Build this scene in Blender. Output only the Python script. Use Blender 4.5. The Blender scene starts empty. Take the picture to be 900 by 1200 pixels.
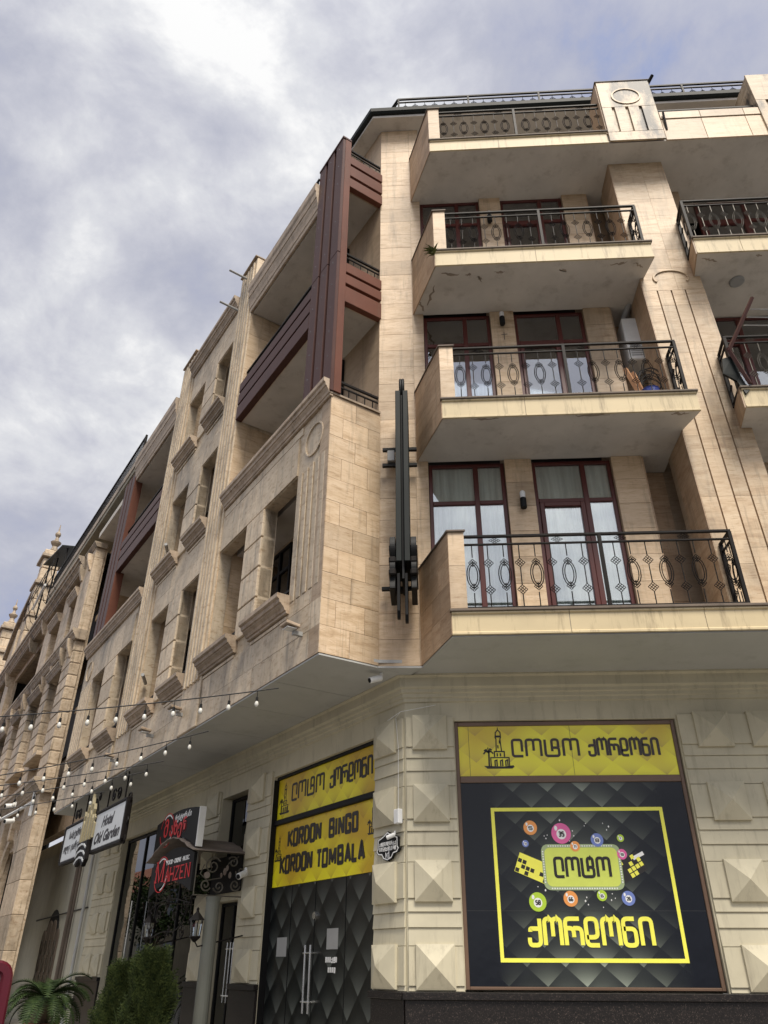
import bpy, bmesh, math, random
from mathutils import Vector, Matrix
random.seed(7)
R = math.radians
sc = bpy.context.scene
COL = sc.collection

# ------------------------------------------------------------------ camera
cam_d = bpy.data.cameras.new('camera')
cam = bpy.data.objects.new('camera', cam_d)
COL.objects.link(cam)
cR = Vector((0.99845811, 0.05538783, 0.00368706))
cU = Vector((0.02563961, -0.51906911, 0.85434763))
cF = Vector((-0.0492343, 0.85293578, 0.51968888))
m = Matrix((cR, cU, -cF)).transposed().to_4x4()
m.translation = Vector((0, 0, 1.6))
cam.matrix_world = m
cam_d.sensor_fit = 'VERTICAL'
cam_d.sensor_height = 24
cam_d.sensor_width = 18
cam_d.lens = 24 * 874.77 / 1200
cam_d.clip_start = 0.05
cam_d.clip_end = 3000
sc.camera = cam

# ------------------------------------------------------------------ light
SUN_EL, SUN_AZ = R(58), R(157)          # azimuth clockwise from +Y
sd = bpy.data.lights.new('sun', 'SUN')
sd.energy = 3.0
sd.angle = R(24)
sd.color = (1.0, 0.92, 0.80)
sun = bpy.data.objects.new('sun', sd)
COL.objects.link(sun)
sv = Vector((math.sin(SUN_AZ) * math.cos(SUN_EL), math.cos(SUN_AZ) * math.cos(SUN_EL), math.sin(SUN_EL)))
sun.rotation_euler = sv.to_track_quat('Z', 'Y').to_euler()
sun.location = (8, -12, 30)

w = bpy.data.worlds.new('World')
sc.world = w
w.use_nodes = True
N = w.node_tree.nodes
K = w.node_tree.links
N.clear()
def wn(t, **k):
    n = N.new(t)
    for a, b in k.items():
        setattr(n, a, b)
    return n
out = wn('ShaderNodeOutputWorld')
bg = wn('ShaderNodeBackground')
bg.inputs['Strength'].default_value = 0.12
sky = wn('ShaderNodeTexSky')
sky.sky_type = 'NISHITA'
sky.sun_disc = False
sky.sun_elevation = SUN_EL
sky.sun_rotation = SUN_AZ
tc = wn('ShaderNodeTexCoord')
sep = wn('ShaderNodeSeparateXYZ')
K.new(tc.outputs['Generated'], sep.inputs[0])
def wmath(op, a, b=None, c=None, clamp=False):
    n = wn('ShaderNodeMath', operation=op)
    n.use_clamp = clamp
    for i, v in enumerate((a, b, c)):
        if v is None:
            continue
        if isinstance(v, (int, float)):
            n.inputs[i].default_value = v
        else:
            K.new(v, n.inputs[i])
    return n.outputs[0]
zz = wmath('ADD', wmath('MAXIMUM', sep.outputs['Z'], 0.0), 0.28)
cmb = wn('ShaderNodeCombineXYZ')
K.new(wmath('DIVIDE', sep.outputs['X'], zz), cmb.inputs['X'])
K.new(wmath('DIVIDE', sep.outputs['Y'], zz), cmb.inputs['Y'])
cmb.inputs['Z'].default_value = 3.1
def wnoise(scale, detail, rough, dist, off):
    mp = wn('ShaderNodeMapping')
    mp.inputs['Location'].default_value = off
    mp.inputs['Scale'].default_value = (1.0, 1.0, 1.5)
    K.new(tc.outputs['Generated'], mp.inputs[0])
    n = wn('ShaderNodeTexNoise')
    n.inputs['Scale'].default_value = scale
    n.inputs['Detail'].default_value = detail
    n.inputs['Roughness'].default_value = rough
    n.inputs['Distortion'].default_value = dist
    K.new(mp.outputs[0], n.inputs['Vector'])
    return n.outputs['Fac']
def wramp(fac, pts):
    r = wn('ShaderNodeValToRGB')
    el = r.color_ramp.elements
    while len(el) > 1:
        el.remove(el[-1])
    el[0].position = pts[0][0]
    el[0].color = (*pts[0][1], 1)
    for p, c in pts[1:]:
        e = el.new(p)
        e.color = (*c, 1)
    K.new(fac, r.inputs[0])
    return r.outputs['Color']
SKY_OFF = (-3.6, 2.9, 0.0)
n_big = wnoise(2.3, 9, 0.56, 0.25, SKY_OFF)
n_soft = wnoise(1.2, 3, 0.5, 0.0, (4.2, 1.7, 0))
n_fine = wnoise(7.0, 10, 0.64, 0.3, (1.3, 6.1, 0))
body = wmath('ADD', wmath('MULTIPLY', n_big, 0.62), wmath('ADD', wmath('MULTIPLY', n_soft, 0.18), wmath('MULTIPLY', n_fine, 0.20)))
cloud_col = wramp(body, [(0.36, (1.7, 1.95, 2.95)), (0.40, (2.1, 2.2, 2.8)), (0.45, (2.45, 2.52, 2.95)), (0.495, (2.95, 3.0, 3.35)), (0.535, (3.6, 3.65, 3.85)), (0.575, (4.7, 4.7, 4.7))])
cover = wramp(body, [(0.32, (0.75, 0.75, 0.75)), (0.42, (0.97, 0.97, 0.97)), (0.5, (1, 1, 1))])
mixc = wn('ShaderNodeMix', data_type='RGBA')
K.new(cover, mixc.inputs['Factor'])
K.new(sky.outputs[0], mixc.inputs['A'])
# thin cloud is brighter round the veiled sun
dotn = wn('ShaderNodeVectorMath', operation='DOT_PRODUCT')
K.new(tc.outputs['Generated'], dotn.inputs[0])
dotn.inputs[1].default_value = tuple(sv)
glow = wmath('ADD', 1.0, wmath('MULTIPLY', wmath('POWER', wmath('MAXIMUM', dotn.outputs['Value'], 0.0), 5.0), 1.3))
gm_ = wn('ShaderNodeVectorMath', operation='SCALE')
K.new(cloud_col, gm_.inputs[0]); K.new(glow, gm_.inputs['Scale'])
K.new(gm_.outputs[0], mixc.inputs['B'])
K.new(mixc.outputs['Result'], bg.inputs['Color'])
K.new(bg.outputs[0], out.inputs[0])

sc.view_settings.view_transform = 'Standard'
sc.view_settings.look = 'None'
sc.view_settings.exposure = 0.75
sc.view_settings.gamma = 1.0

# ------------------------------------------------------------------ materials
def new_mat(name):
    mt = bpy.data.materials.new(name)
    mt.use_nodes = True
    nt = mt.node_tree
    return mt, nt, nt.nodes['Principled BSDF']
def node(nt, t, **k):
    n = nt.nodes.new(t)
    for a, b in k.items():
        setattr(n, a, b)
    return n
def ramp(nt, fac, pts):
    r = node(nt, 'ShaderNodeValToRGB')
    el = r.color_ramp.elements
    while len(el) > 1:
        el.remove(el[-1])
    el[0].position = pts[0][0]
    el[0].color = (*pts[0][1], 1)
    for p, c in pts[1:]:
        e = el.new(p)
        e.color = (*c, 1)
    nt.links.new(fac, r.inputs[0])
    return r.outputs['Color']
def mixrgb(nt, fac, a, b, mode='MIX'):
    n = node(nt, 'ShaderNodeMix', data_type='RGBA', blend_type=mode)
    for s, v in (('Factor', fac), ('A', a), ('B', b)):
        if isinstance(v, (int, float)):
            n.inputs[s].default_value = v
        elif isinstance(v, tuple):
            n.inputs[s].default_value = (*v, 1)
        else:
            nt.links.new(v, n.inputs[s])
    return n.outputs['Result']
def noise(nt, vec, scale, detail=4, rough=0.55, dist=0.0, mapping=None, loc=None):
    if mapping or loc:
        mp = node(nt, 'ShaderNodeMapping')
        mp.inputs['Scale'].default_value = mapping or (1, 1, 1)
        mp.inputs['Location'].default_value = loc or (0, 0, 0)
        nt.links.new(vec, mp.inputs[0])
        vec = mp.outputs[0]
    n = node(nt, 'ShaderNodeTexNoise')
    n.inputs['Scale'].default_value = scale
    n.inputs['Detail'].default_value = detail
    n.inputs['Roughness'].default_value = rough
    n.inputs['Distortion'].default_value = dist
    nt.links.new(vec, n.inputs['Vector'])
    return n.outputs['Fac']
def bump(nt, bsdf, h, strength=0.3, dist=0.01):
    b = node(nt, 'ShaderNodeBump')
    b.inputs['Strength'].default_value = strength
    b.inputs['Distance'].default_value = dist
    nt.links.new(h, b.inputs['Height'])
    nt.links.new(b.outputs[0], bsdf.inputs['Normal'])
def pos_rand(nt, amp=7.0):
    g = node(nt, 'ShaderNodeNewGeometry')
    oi = node(nt, 'ShaderNodeObjectInfo')
    mu = node(nt, 'ShaderNodeMath', operation='MULTIPLY')
    nt.links.new(oi.outputs['Random'], mu.inputs[0])
    mu.inputs[1].default_value = amp
    ad = node(nt, 'ShaderNodeVectorMath', operation='ADD')
    nt.links.new(g.outputs['Position'], ad.inputs[0])
    nt.links.new(mu.outputs[0], ad.inputs[1])
    return g.outputs['Position'], ad.outputs[0], oi.outputs['Random']

def travertine(name, light, mid, dark, grime=(0.16, 0.12, 0.08), grime_amt=0.5, rough=0.55, band=1.0):
    mt, nt, b = new_mat(name)
    pos, vec, rnd = pos_rand(nt)
    v1 = noise(nt, vec, 2.2, 6, 0.62, 0.5, mapping=(0.9 if band > 0.5 else 1.6, 0.9 if band > 0.5 else 1.6, 4.6 if band > 0.5 else 2.4))
    v2 = noise(nt, vec, 9.0, 5, 0.65, 0.2, mapping=(0.8, 0.8, 6.0 if band > 0.5 else 1.8))
    c = ramp(nt, v1, [(0.28, dark), (0.44, mid), (0.60, light), (0.78, mid)])
    c2 = ramp(nt, v2, [(0.34, (0.66, 0.57, 0.48)), (0.46, (1, 1, 1))])
    c = mixrgb(nt, 0.85, c, c2, 'MULTIPLY')
    if band > 0.5:
        f2 = node(nt, 'ShaderNodeMath', operation='FRACT'); m7 = node(nt, 'ShaderNodeMath', operation='MULTIPLY')
        nt.links.new(rnd, m7.inputs[0]); m7.inputs[1].default_value = 37.3; nt.links.new(m7.outputs[0], f2.inputs[0])
        m8 = node(nt, 'ShaderNodeMath', operation='MULTIPLY'); nt.links.new(f2.outputs[0], m8.inputs[0]); m8.inputs[1].default_value = 0.45
        c = mixrgb(nt, m8.outputs[0], c, mid)
    pits = noise(nt, vec, 26, 3, 0.7, 0.0, mapping=(1.0, 1.0, 2.6))
    c = mixrgb(nt, ramp(nt, pits, [(0.64, (0, 0, 0)), (0.70, (0.55, 0.55, 0.55))]), c, dark)
    tone = ramp(nt, rnd, [(0.0, (0.80, 0.77, 0.73)), (0.5, (1.0, 0.97, 0.93)), (1.0, (1.12, 1.08, 1.03))])
    c = mixrgb(nt, 1.0, c, tone, 'MULTIPLY')
    g1 = noise(nt, pos, 0.9, 6, 0.65, 0.0, mapping=(1.2, 1.2, 0.45))
    gm = ramp(nt, g1, [(0.52, (0, 0, 0)), (0.72, (grime_amt,) * 3)])
    c = mixrgb(nt, gm, c, grime)
    st = noise(nt, pos, 2.6, 7, 0.7, 0.15, mapping=(3.2, 3.2, 0.28), loc=(3, 1, 0))
    c = mixrgb(nt, ramp(nt, st, [(0.53, (0, 0, 0)), (0.70, (0.62 * min(1.0, grime_amt + 0.3),) * 3)]), c, grime)
    nt.links.new(c, b.inputs['Base Color'])
    b.inputs['Roughness'].default_value = rough
    bump(nt, b, v2, 0.25, 0.006)
    return mt

def painted(name, col, rough=0.6, var=0.12, dirt=0.25, dcol=(0.12, 0.10, 0.07), spec=0.4, metallic=0.0, bscale=60, bstr=0.1, streak=True):
    mt, nt, b = new_mat(name)
    pos, vec, rnd = pos_rand(nt)
    n1 = noise(nt, pos, 1.3, 5, 0.6)
    c = mixrgb(nt, ramp(nt, n1, [(0.3, (0, 0, 0)), (0.7, (1, 1, 1))]), tuple(x * (1 - var) for x in col), tuple(min(1, x * (1 + var)) for x in col))
    sn = noise(nt, pos, 3.0, 6, 0.7, 0.0, mapping=(3.0, 3.0, 0.35) if streak else (1, 1, 1))
    dm = ramp(nt, sn, [(0.53, (0, 0, 0)), (0.75, (dirt,) * 3)])
    c = mixrgb(nt, dm, c, dcol)
    nt.links.new(c, b.inputs['Base Color'])
    b.inputs['Roughness'].default_value = rough
    b.inputs['Metallic'].default_value = metallic
    b.inputs['Specular IOR Level'].default_value = spec
    bump(nt, b, noise(nt, pos, bscale, 3, 0.6), bstr, 0.004)
    return mt

def flat(name, col, rough=0.5, metallic=0.0, spec=0.5, emit=None):
    mt, nt, b = new_mat(name)
    pos, vec, rnd = pos_rand(nt)
    n1 = noise(nt, pos, 8, 4, 0.6)
    c = mixrgb(nt, n1, tuple(x * 0.88 for x in col), tuple(min(1, x * 1.1) for x in col))
    nt.links.new(c, b.inputs['Base Color'])
    b.inputs['Roughness'].default_value = rough
    b.inputs['Metallic'].default_value = metallic
    b.inputs['Specular IOR Level'].default_value = spec
    if emit:
        b.inputs['Emission Color'].default_value = (*col, 1)
        b.inputs['Emission Strength'].default_value = emit
    return mt

M = {}
M['trav'] = travertine('travertine_front', (0.63, 0.50, 0.355), (0.54, 0.41, 0.27), (0.38, 0.265, 0.155))
M['trav_pillar'] = travertine('travertine_pillar', (0.62, 0.50, 0.35), (0.52, 0.39, 0.25), (0.34, 0.23, 0.14), grime_amt=0.75)
M['trav_stain'] = travertine('travertine_soot_stained', (0.52, 0.43, 0.31), (0.42, 0.33, 0.22), (0.28, 0.20, 0.13), grime=(0.04, 0.032, 0.025), grime_amt=2.4)
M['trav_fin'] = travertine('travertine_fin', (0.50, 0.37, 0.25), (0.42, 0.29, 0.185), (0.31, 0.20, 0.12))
M['trav_grey'] = travertine('travertine_shade_grey', (0.60, 0.51, 0.385), (0.54, 0.45, 0.33), (0.43, 0.345, 0.24), grime=(0.12, 0.11, 0.095), grime_amt=0.75, band=0.0)  # same stone; the left facade's cool shade is put into its grey
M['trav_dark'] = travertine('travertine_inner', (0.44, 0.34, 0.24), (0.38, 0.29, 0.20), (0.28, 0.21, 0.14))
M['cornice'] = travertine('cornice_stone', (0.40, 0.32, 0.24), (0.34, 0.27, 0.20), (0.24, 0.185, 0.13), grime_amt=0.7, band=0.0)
M['sand'] = travertine('sandstone_old', (0.58, 0.48, 0.36), (0.49, 0.395, 0.285), (0.35, 0.27, 0.185), grime=(0.10, 0.085, 0.06), grime_amt=0.85, band=0.0)
M['sand_dark'] = travertine('sandstone_mouldings', (0.40, 0.33, 0.25), (0.32, 0.26, 0.19), (0.18, 0.145, 0.11), grime=(0.06, 0.05, 0.045), grime_amt=0.9, band=0.0)
M['soffit'] = painted('soffit_plaster', (0.56, 0.525, 0.475), 0.85, 0.12, 0.45, (0.20, 0.16, 0.12), streak=False)
M['soffit_old'] = painted('soffit_weathered', (0.24, 0.22, 0.17), 0.85, 0.12, 0.5, streak=False)
M['soffit_ground'] = painted('soffit_panel_grey', (0.42, 0.42, 0.40), 0.7, 0.06, 0.2, streak=False)
M['beige'] = painted('beige_render', (0.50, 0.455, 0.33), 0.65, 0.13, 0.5, (0.20, 0.17, 0.12))
M['beige_dark'] = painted('beige_render_old', (0.46, 0.44, 0.35), 0.7, 0.1, 0.4, (0.10, 0.09, 0.07))
M['ivory'] = painted('ivory_fascia', (0.54, 0.44, 0.265), 0.55, 0.07, 0.75, (0.12, 0.08, 0.045))
M['column'] = painted('painted_column', (0.13, 0.135, 0.115), 0.6, 0.12, 0.4)
M['attic'] = painted('attic_brown', (0.13, 0.095, 0.07), 0.8, 0.2, 0.4)
M['pipe_grey'] = painted('pale_pipe', (0.42, 0.42, 0.40), 0.5, 0.1, 0.4)
M['flake'] = painted('exposed_plaster', (0.30, 0.25, 0.20), 0.9, 0.3, 0.5, (0.05, 0.04, 0.03), streak=False)
M['lip'] = painted('slab_edge_stone', (0.13, 0.10, 0.075), 0.7, 0.25, 0.5, (0.03, 0.025, 0.02))
M['brown'] = painted('brown_cladding', (0.070, 0.030, 0.024), 0.5, 0.12, 0.15, spec=0.2)
M['brown_side'] = painted('brown_cladding_lighter', (0.125, 0.045, 0.027), 0.5, 0.15, 0.2, spec=0.2)  # lighter, redder brown for the side-facing boards
M['mahog'] = painted('mahogany_frame', (0.085, 0.018, 0.014), 0.35, 0.15, 0.1)
M['iron'] = painted('wrought_iron', (0.014, 0.012, 0.011), 0.5, 0.3, 0.2, (0.05, 0.03, 0.02), spec=0.1)
M['iron_light'] = painted('wrought_iron_dusty', (0.11, 0.10, 0.08), 0.5, 0.3, 0.3, (0.05, 0.035, 0.02), metallic=0.3)
M['steel'] = flat('brushed_steel', (0.62, 0.62, 0.60), 0.25, 0.9)
M['curtain'] = None
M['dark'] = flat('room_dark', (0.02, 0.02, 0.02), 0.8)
M['gutter'] = painted('dark_gutter', (0.010, 0.013, 0.012), 0.55, 0.2, 0.1, spec=0.2)
M['bronze'] = painted('bronze_shop_frame', (0.14, 0.085, 0.055), 0.35, 0.12, 0.1)
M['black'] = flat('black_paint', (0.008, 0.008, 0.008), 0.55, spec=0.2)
M['ink'] = flat('black_lettering', (0.014, 0.011, 0.010), 0.45)
M['ink_soft'] = flat('brown_black_lettering', (0.045, 0.033, 0.026), 0.45)
M['yellow'] = flat('yellow_print', (0.86, 0.83, 0.10), 0.4)
M['lime'] = flat('lime_print', (0.62, 0.70, 0.12), 0.4)
M['p_orange'] = flat('orange_print', (0.80, 0.32, 0.08), 0.35)
M['p_pink'] = flat('pink_print', (0.72, 0.13, 0.34), 0.35)
M['p_blue'] = flat('blue_print', (0.16, 0.22, 0.52), 0.35)
M['p_green'] = flat('green_print', (0.42, 0.60, 0.04), 0.35)
M['white'] = flat('white_print', (0.80, 0.80, 0.78), 0.4)
M['palegreen'] = flat('pale_green_print', (0.34, 0.42, 0.22), 0.4)
M['red'] = flat('red_lettering', (0.55, 0.012, 0.015), 0.35)
M['signwhite'] = flat('white_signboard', (0.62, 0.64, 0.64), 0.4)
M['white_plastic'] = flat('white_plastic', (0.70, 0.70, 0.68), 0.4)
M['grey_plastic'] = flat('grey_metal', (0.30, 0.30, 0.29), 0.45)
M['carpaint'] = flat('red_car_paint', (0.080, 0.006, 0.014), 0.25, 0.1)
M['rubber'] = flat('rubber', (0.02, 0.02, 0.02), 0.8)
M['bark'] = painted('bark', (0.10, 0.07, 0.045), 0.9, 0.3, 0.3)
M['rust'] = painted('rusty_sheet', (0.20, 0.165, 0.14), 0.8, 0.3, 0.5, (0.10, 0.05, 0.03), streak=False)
M['cable'] = flat('cable', (0.03, 0.03, 0.03), 0.6)
M['terracotta'] = painted('terracotta', (0.30, 0.12, 0.07), 0.8)
M['wood'] = flat('raw_wood', (0.42, 0.22, 0.11), 0.6)
M['blue_plastic'] = flat('blue_plastic', (0.03, 0.05, 0.25), 0.4)

def curtain_mat():
    mt, nt, b = new_mat('pleated_voile')
    g = node(nt, 'ShaderNodeNewGeometry')
    n = noise(nt, g.outputs['Position'], 14, 3, 0.5, 0.0, mapping=(1, 1, 0.04))
    c = ramp(nt, n, [(0.3, (0.42, 0.44, 0.42)), (0.6, (0.85, 0.86, 0.82))])
    nt.links.new(c, b.inputs['Base Color'])
    b.inputs['Roughness'].default_value = 0.9
    return mt
M['curtain'] = curtain_mat()

def glass_mat(name, tint, refl=0.0, rough=0.02):
    mt, nt, b = new_mat(name)
    nt.nodes.remove(b)
    o = nt.nodes['Material Output']
    tr = node(nt, 'ShaderNodeBsdfTransparent')
    tr.inputs[0].default_value = (*tint, 1)
    gl = node(nt, 'ShaderNodeBsdfGlossy')
    gl.inputs['Roughness'].default_value = rough
    gl.inputs['Color'].default_value = (0.95, 0.97, 1, 1)
    lw = node(nt, 'ShaderNodeFresnel')
    lw.inputs['IOR'].default_value = 1.52
    ad = node(nt, 'ShaderNodeMath', operation='ADD')
    nt.links.new(lw.outputs[0], ad.inputs[0])
    ad.inputs[1].default_value = refl
    ad.use_clamp = True
    mx = node(nt, 'ShaderNodeMixShader')
    nt.links.new(ad.outputs[0], mx.inputs[0])
    nt.links.new(tr.outputs[0], mx.inputs[1])
    nt.links.new(gl.outputs[0], mx.inputs[2])
    nt.links.new(mx.outputs[0], o.inputs[0])
    return mt
M['glass'] = glass_mat('window_glass', (0.92, 0.95, 0.93), 0.20)
M['glass_dark'] = glass_mat('dark_glass', (0.10, 0.11, 0.10), 0.05, 0.01)
M['bulb'] = glass_mat('bulb_glass', (0.9, 0.9, 0.88), 0.25, 0.1)
M['bulb'] = flat('frosted_bulb', (0.58, 0.57, 0.52), 0.12)

def granite():
    mt, nt, b = new_mat('dark_granite')
    pos, vec, rnd = pos_rand(nt)
    v = node(nt, 'ShaderNodeTexVoronoi')
    v.inputs['Scale'].default_value = 55
    nt.links.new(pos, v.inputs['Vector'])
    c = ramp(nt, v.outputs['Distance'], [(0.0, (0.08, 0.055, 0.045)), (0.16, (0.014, 0.011, 0.010)), (1, (0.005, 0.0045, 0.0045))])
    n = noise(nt, pos, 90, 2, 0.5)
    c = mixrgb(nt, ramp(nt, n, [(0.62, (0, 0, 0)), (0.70, (1, 1, 1))]), c, (0.09, 0.07, 0.06))
    nt.links.new(c, b.inputs['Base Color'])
    b.inputs['Roughness'].default_value = 0.4
    b.inputs['Specular IOR Level'].default_value = 0.3
    return mt
M['granite'] = granite()

def quilt(name, kind, pw, ph):
    # printed quilted-diamond pattern: flat print on a panel whose local X runs along it and local Z is up
    mt, nt, b = new_mat(name)
    t = node(nt, 'ShaderNodeTexCoord')
    s = node(nt, 'ShaderNodeSeparateXYZ')
    nt.links.new(t.outputs['Object'], s.inputs[0])
    def mth(op, a, b2=None, clamp=False):
        n = node(nt, 'ShaderNodeMath', operation=op)
        n.use_clamp = clamp
        for i, v in enumerate((a, b2)):
            if v is None:
                continue
            if isinstance(v, (int, float)):
                n.inputs[i].default_value = v
            else:
                nt.links.new(v, n.inputs[i])
        return n.outputs[0]
    u = mth('DIVIDE', s.outputs['X'], pw)
    v = mth('DIVIDE', s.outputs['Z'], ph)
    a = mth('FRACT', mth('ADD', u, v))
    c = mth('FRACT', mth('SUBTRACT', u, v))
    # shading of each pad as printed: brighter to its lower left, dark at the seams
    sh = mth('MULTIPLY', mth('SUBTRACT', 1.0, a), mth('ADD', 0.15, mth('MULTIPLY', c, 0.85)), True)
    shp = mth('POWER', sh, 1.6)
    big = noise(nt, t.outputs['Object'], 0.55, 2, 0.5, 0.0, loc=(2.1, 0, 1.4))
    if kind == 'gold':
        base = ramp(nt, big, [(0.34, (0.66, 0.48, 0.06)), (0.48, (0.92, 0.86, 0.07))])
        col = mixrgb(nt, mth('MULTIPLY', shp, 0.6), base, (0.42, 0.27, 0.10))
        rough, spec = 0.28, 0.5
    elif kind == 'golddoor':
        base = ramp(nt, big, [(0.40, (0.58, 0.38, 0.02)), (0.58, (0.90, 0.82, 0.02))])
        col = mixrgb(nt, mth('MULTIPLY', shp, 0.55), base, (0.36, 0.20, 0.03))
        rough, spec = 0.35, 0.5
    elif kind == 'poster':
        cx = mth('ABSOLUTE', mth('SUBTRACT', s.outputs['X'], 1.5))
        fade = mth('SUBTRACT', 1.0, mth('DIVIDE', cx, 1.15), True)
        fz = mth('ABSOLUTE', mth('SUBTRACT', s.outputs['Z'], 1.2))
        fade = mth('MULTIPLY', fade, mth('ADD', 0.35, mth('MULTIPLY', fz, 0.6)))
        col = mixrgb(nt, mth('MULTIPLY', mth('ADD', 0.1, mth('MULTIPLY', shp, 0.9)), fade), (0.004, 0.0055, 0.010), (0.33, 0.37, 0.30))
        rough, spec = 0.22, 0.5
    else:
        col = mixrgb(nt, mth('POWER', sh, 1.5), (0.004, 0.005, 0.005), (0.10, 0.11, 0.10))
        rough, spec = 0.30, 0.5
    nt.links.new(col, b.inputs['Base Color'])
    b.inputs['Roughness'].default_value = rough
    b.inputs['Specular IOR Level'].default_value = 0.35
    bump(nt, b, noise(nt, t.outputs['Object'], 2.2, 3, 0.55), 0.18, 0.03)
    return mt
M['gold'] = quilt('gold_quilt_print', 'gold', 0.46, 0.36)
M['golddoor'] = quilt('gold_quilt_door_print', 'golddoor', 0.44, 0.36)
M['poster'] = quilt('black_quilt_print', 'poster', 0.46, 0.40)
M['door'] = quilt('black_quilt_door_print', 'door', 0.52, 0.56)

def ground_mat():
    mt, nt, b = new_mat('asphalt')
    g = node(nt, 'ShaderNodeNewGeometry')
    n = noise(nt, g.outputs['Position'], 40, 5, 0.7)
    n2 = noise(nt, g.outputs['Position'], 0.5, 4, 0.6)
    c = mixrgb(nt, n2, (0.045, 0.045, 0.046), (0.075, 0.073, 0.07))
    c = mixrgb(nt, ramp(nt, n, [(0.5, (0, 0, 0)), (0.7, (0.5, 0.5, 0.5))]), c, (0.13, 0.125, 0.12))
    nt.links.new(c, b.inputs['Base Color'])
    b.inputs['Roughness'].default_value = 0.85
    bump(nt, b, n, 0.4, 0.01)
    return mt
M['asphalt'] = ground_mat()
M['paving'] = painted('concrete_paving', (0.36, 0.34, 0.30), 0.85, 0.15, 0.4, streak=False)

def foliage(name, a, bcol):
    mt, nt, b = new_mat(name)
    pos, vec, rnd = pos_rand(nt)
    n = noise(nt, pos, 16, 4, 0.7)
    c = mixrgb(nt, ramp(nt, n, [(0.35, (0, 0, 0)), (0.65, (1, 1, 1))]), a, bcol)
    nt.links.new(c, b.inputs['Base Color'])
    b.inputs['Roughness'].default_value = 0.6
    b.inputs['Specular IOR Level'].default_value = 0.15
    return mt
M['conifer'] = foliage('conifer_green', (0.008, 0.018, 0.006), (0.055, 0.070, 0.020))
M['palm'] = foliage('palm_green', (0.012, 0.026, 0.009), (0.040, 0.062, 0.018))
M['weed'] = foliage('weed_green', (0.07, 0.09, 0.03), (0.12, 0.13, 0.05))

# ------------------------------------------------------------------ frames of reference
class Fr:
    def __init__(s, o, x, n):
        s.o = Vector(o); s.x = Vector(x).normalized(); s.n = Vector(n).normalized()
    def p(s, u, w, z):
        return s.o + s.x * u + s.n * w + Vector((0, 0, z))
AL = 0.639670125
LX = Vector((-math.sin(AL), math.cos(AL), 0))
LN = Vector((-math.cos(AL), -math.sin(AL), 0))
A0 = Vector((-1.42, 9.45, 0))
CG = Vector((-0.30, 10.5, 0))
FU = Fr((0, 10.05, 0), (1, 0, 0), (0, -1, 0))       # upper front wall
FG = Fr((0, 10.5, 0), (1, 0, 0), (0, -1, 0))        # ground floor front wall
LU = Fr(A0, LX, LN)                                   # upper left facade
LG = Fr(CG, LX, LN)                                   # ground floor left wall
SD = Fr(A0, -LN, -LX)                                 # return wall of the bay: u = depth behind A, outward = -LX

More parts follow.
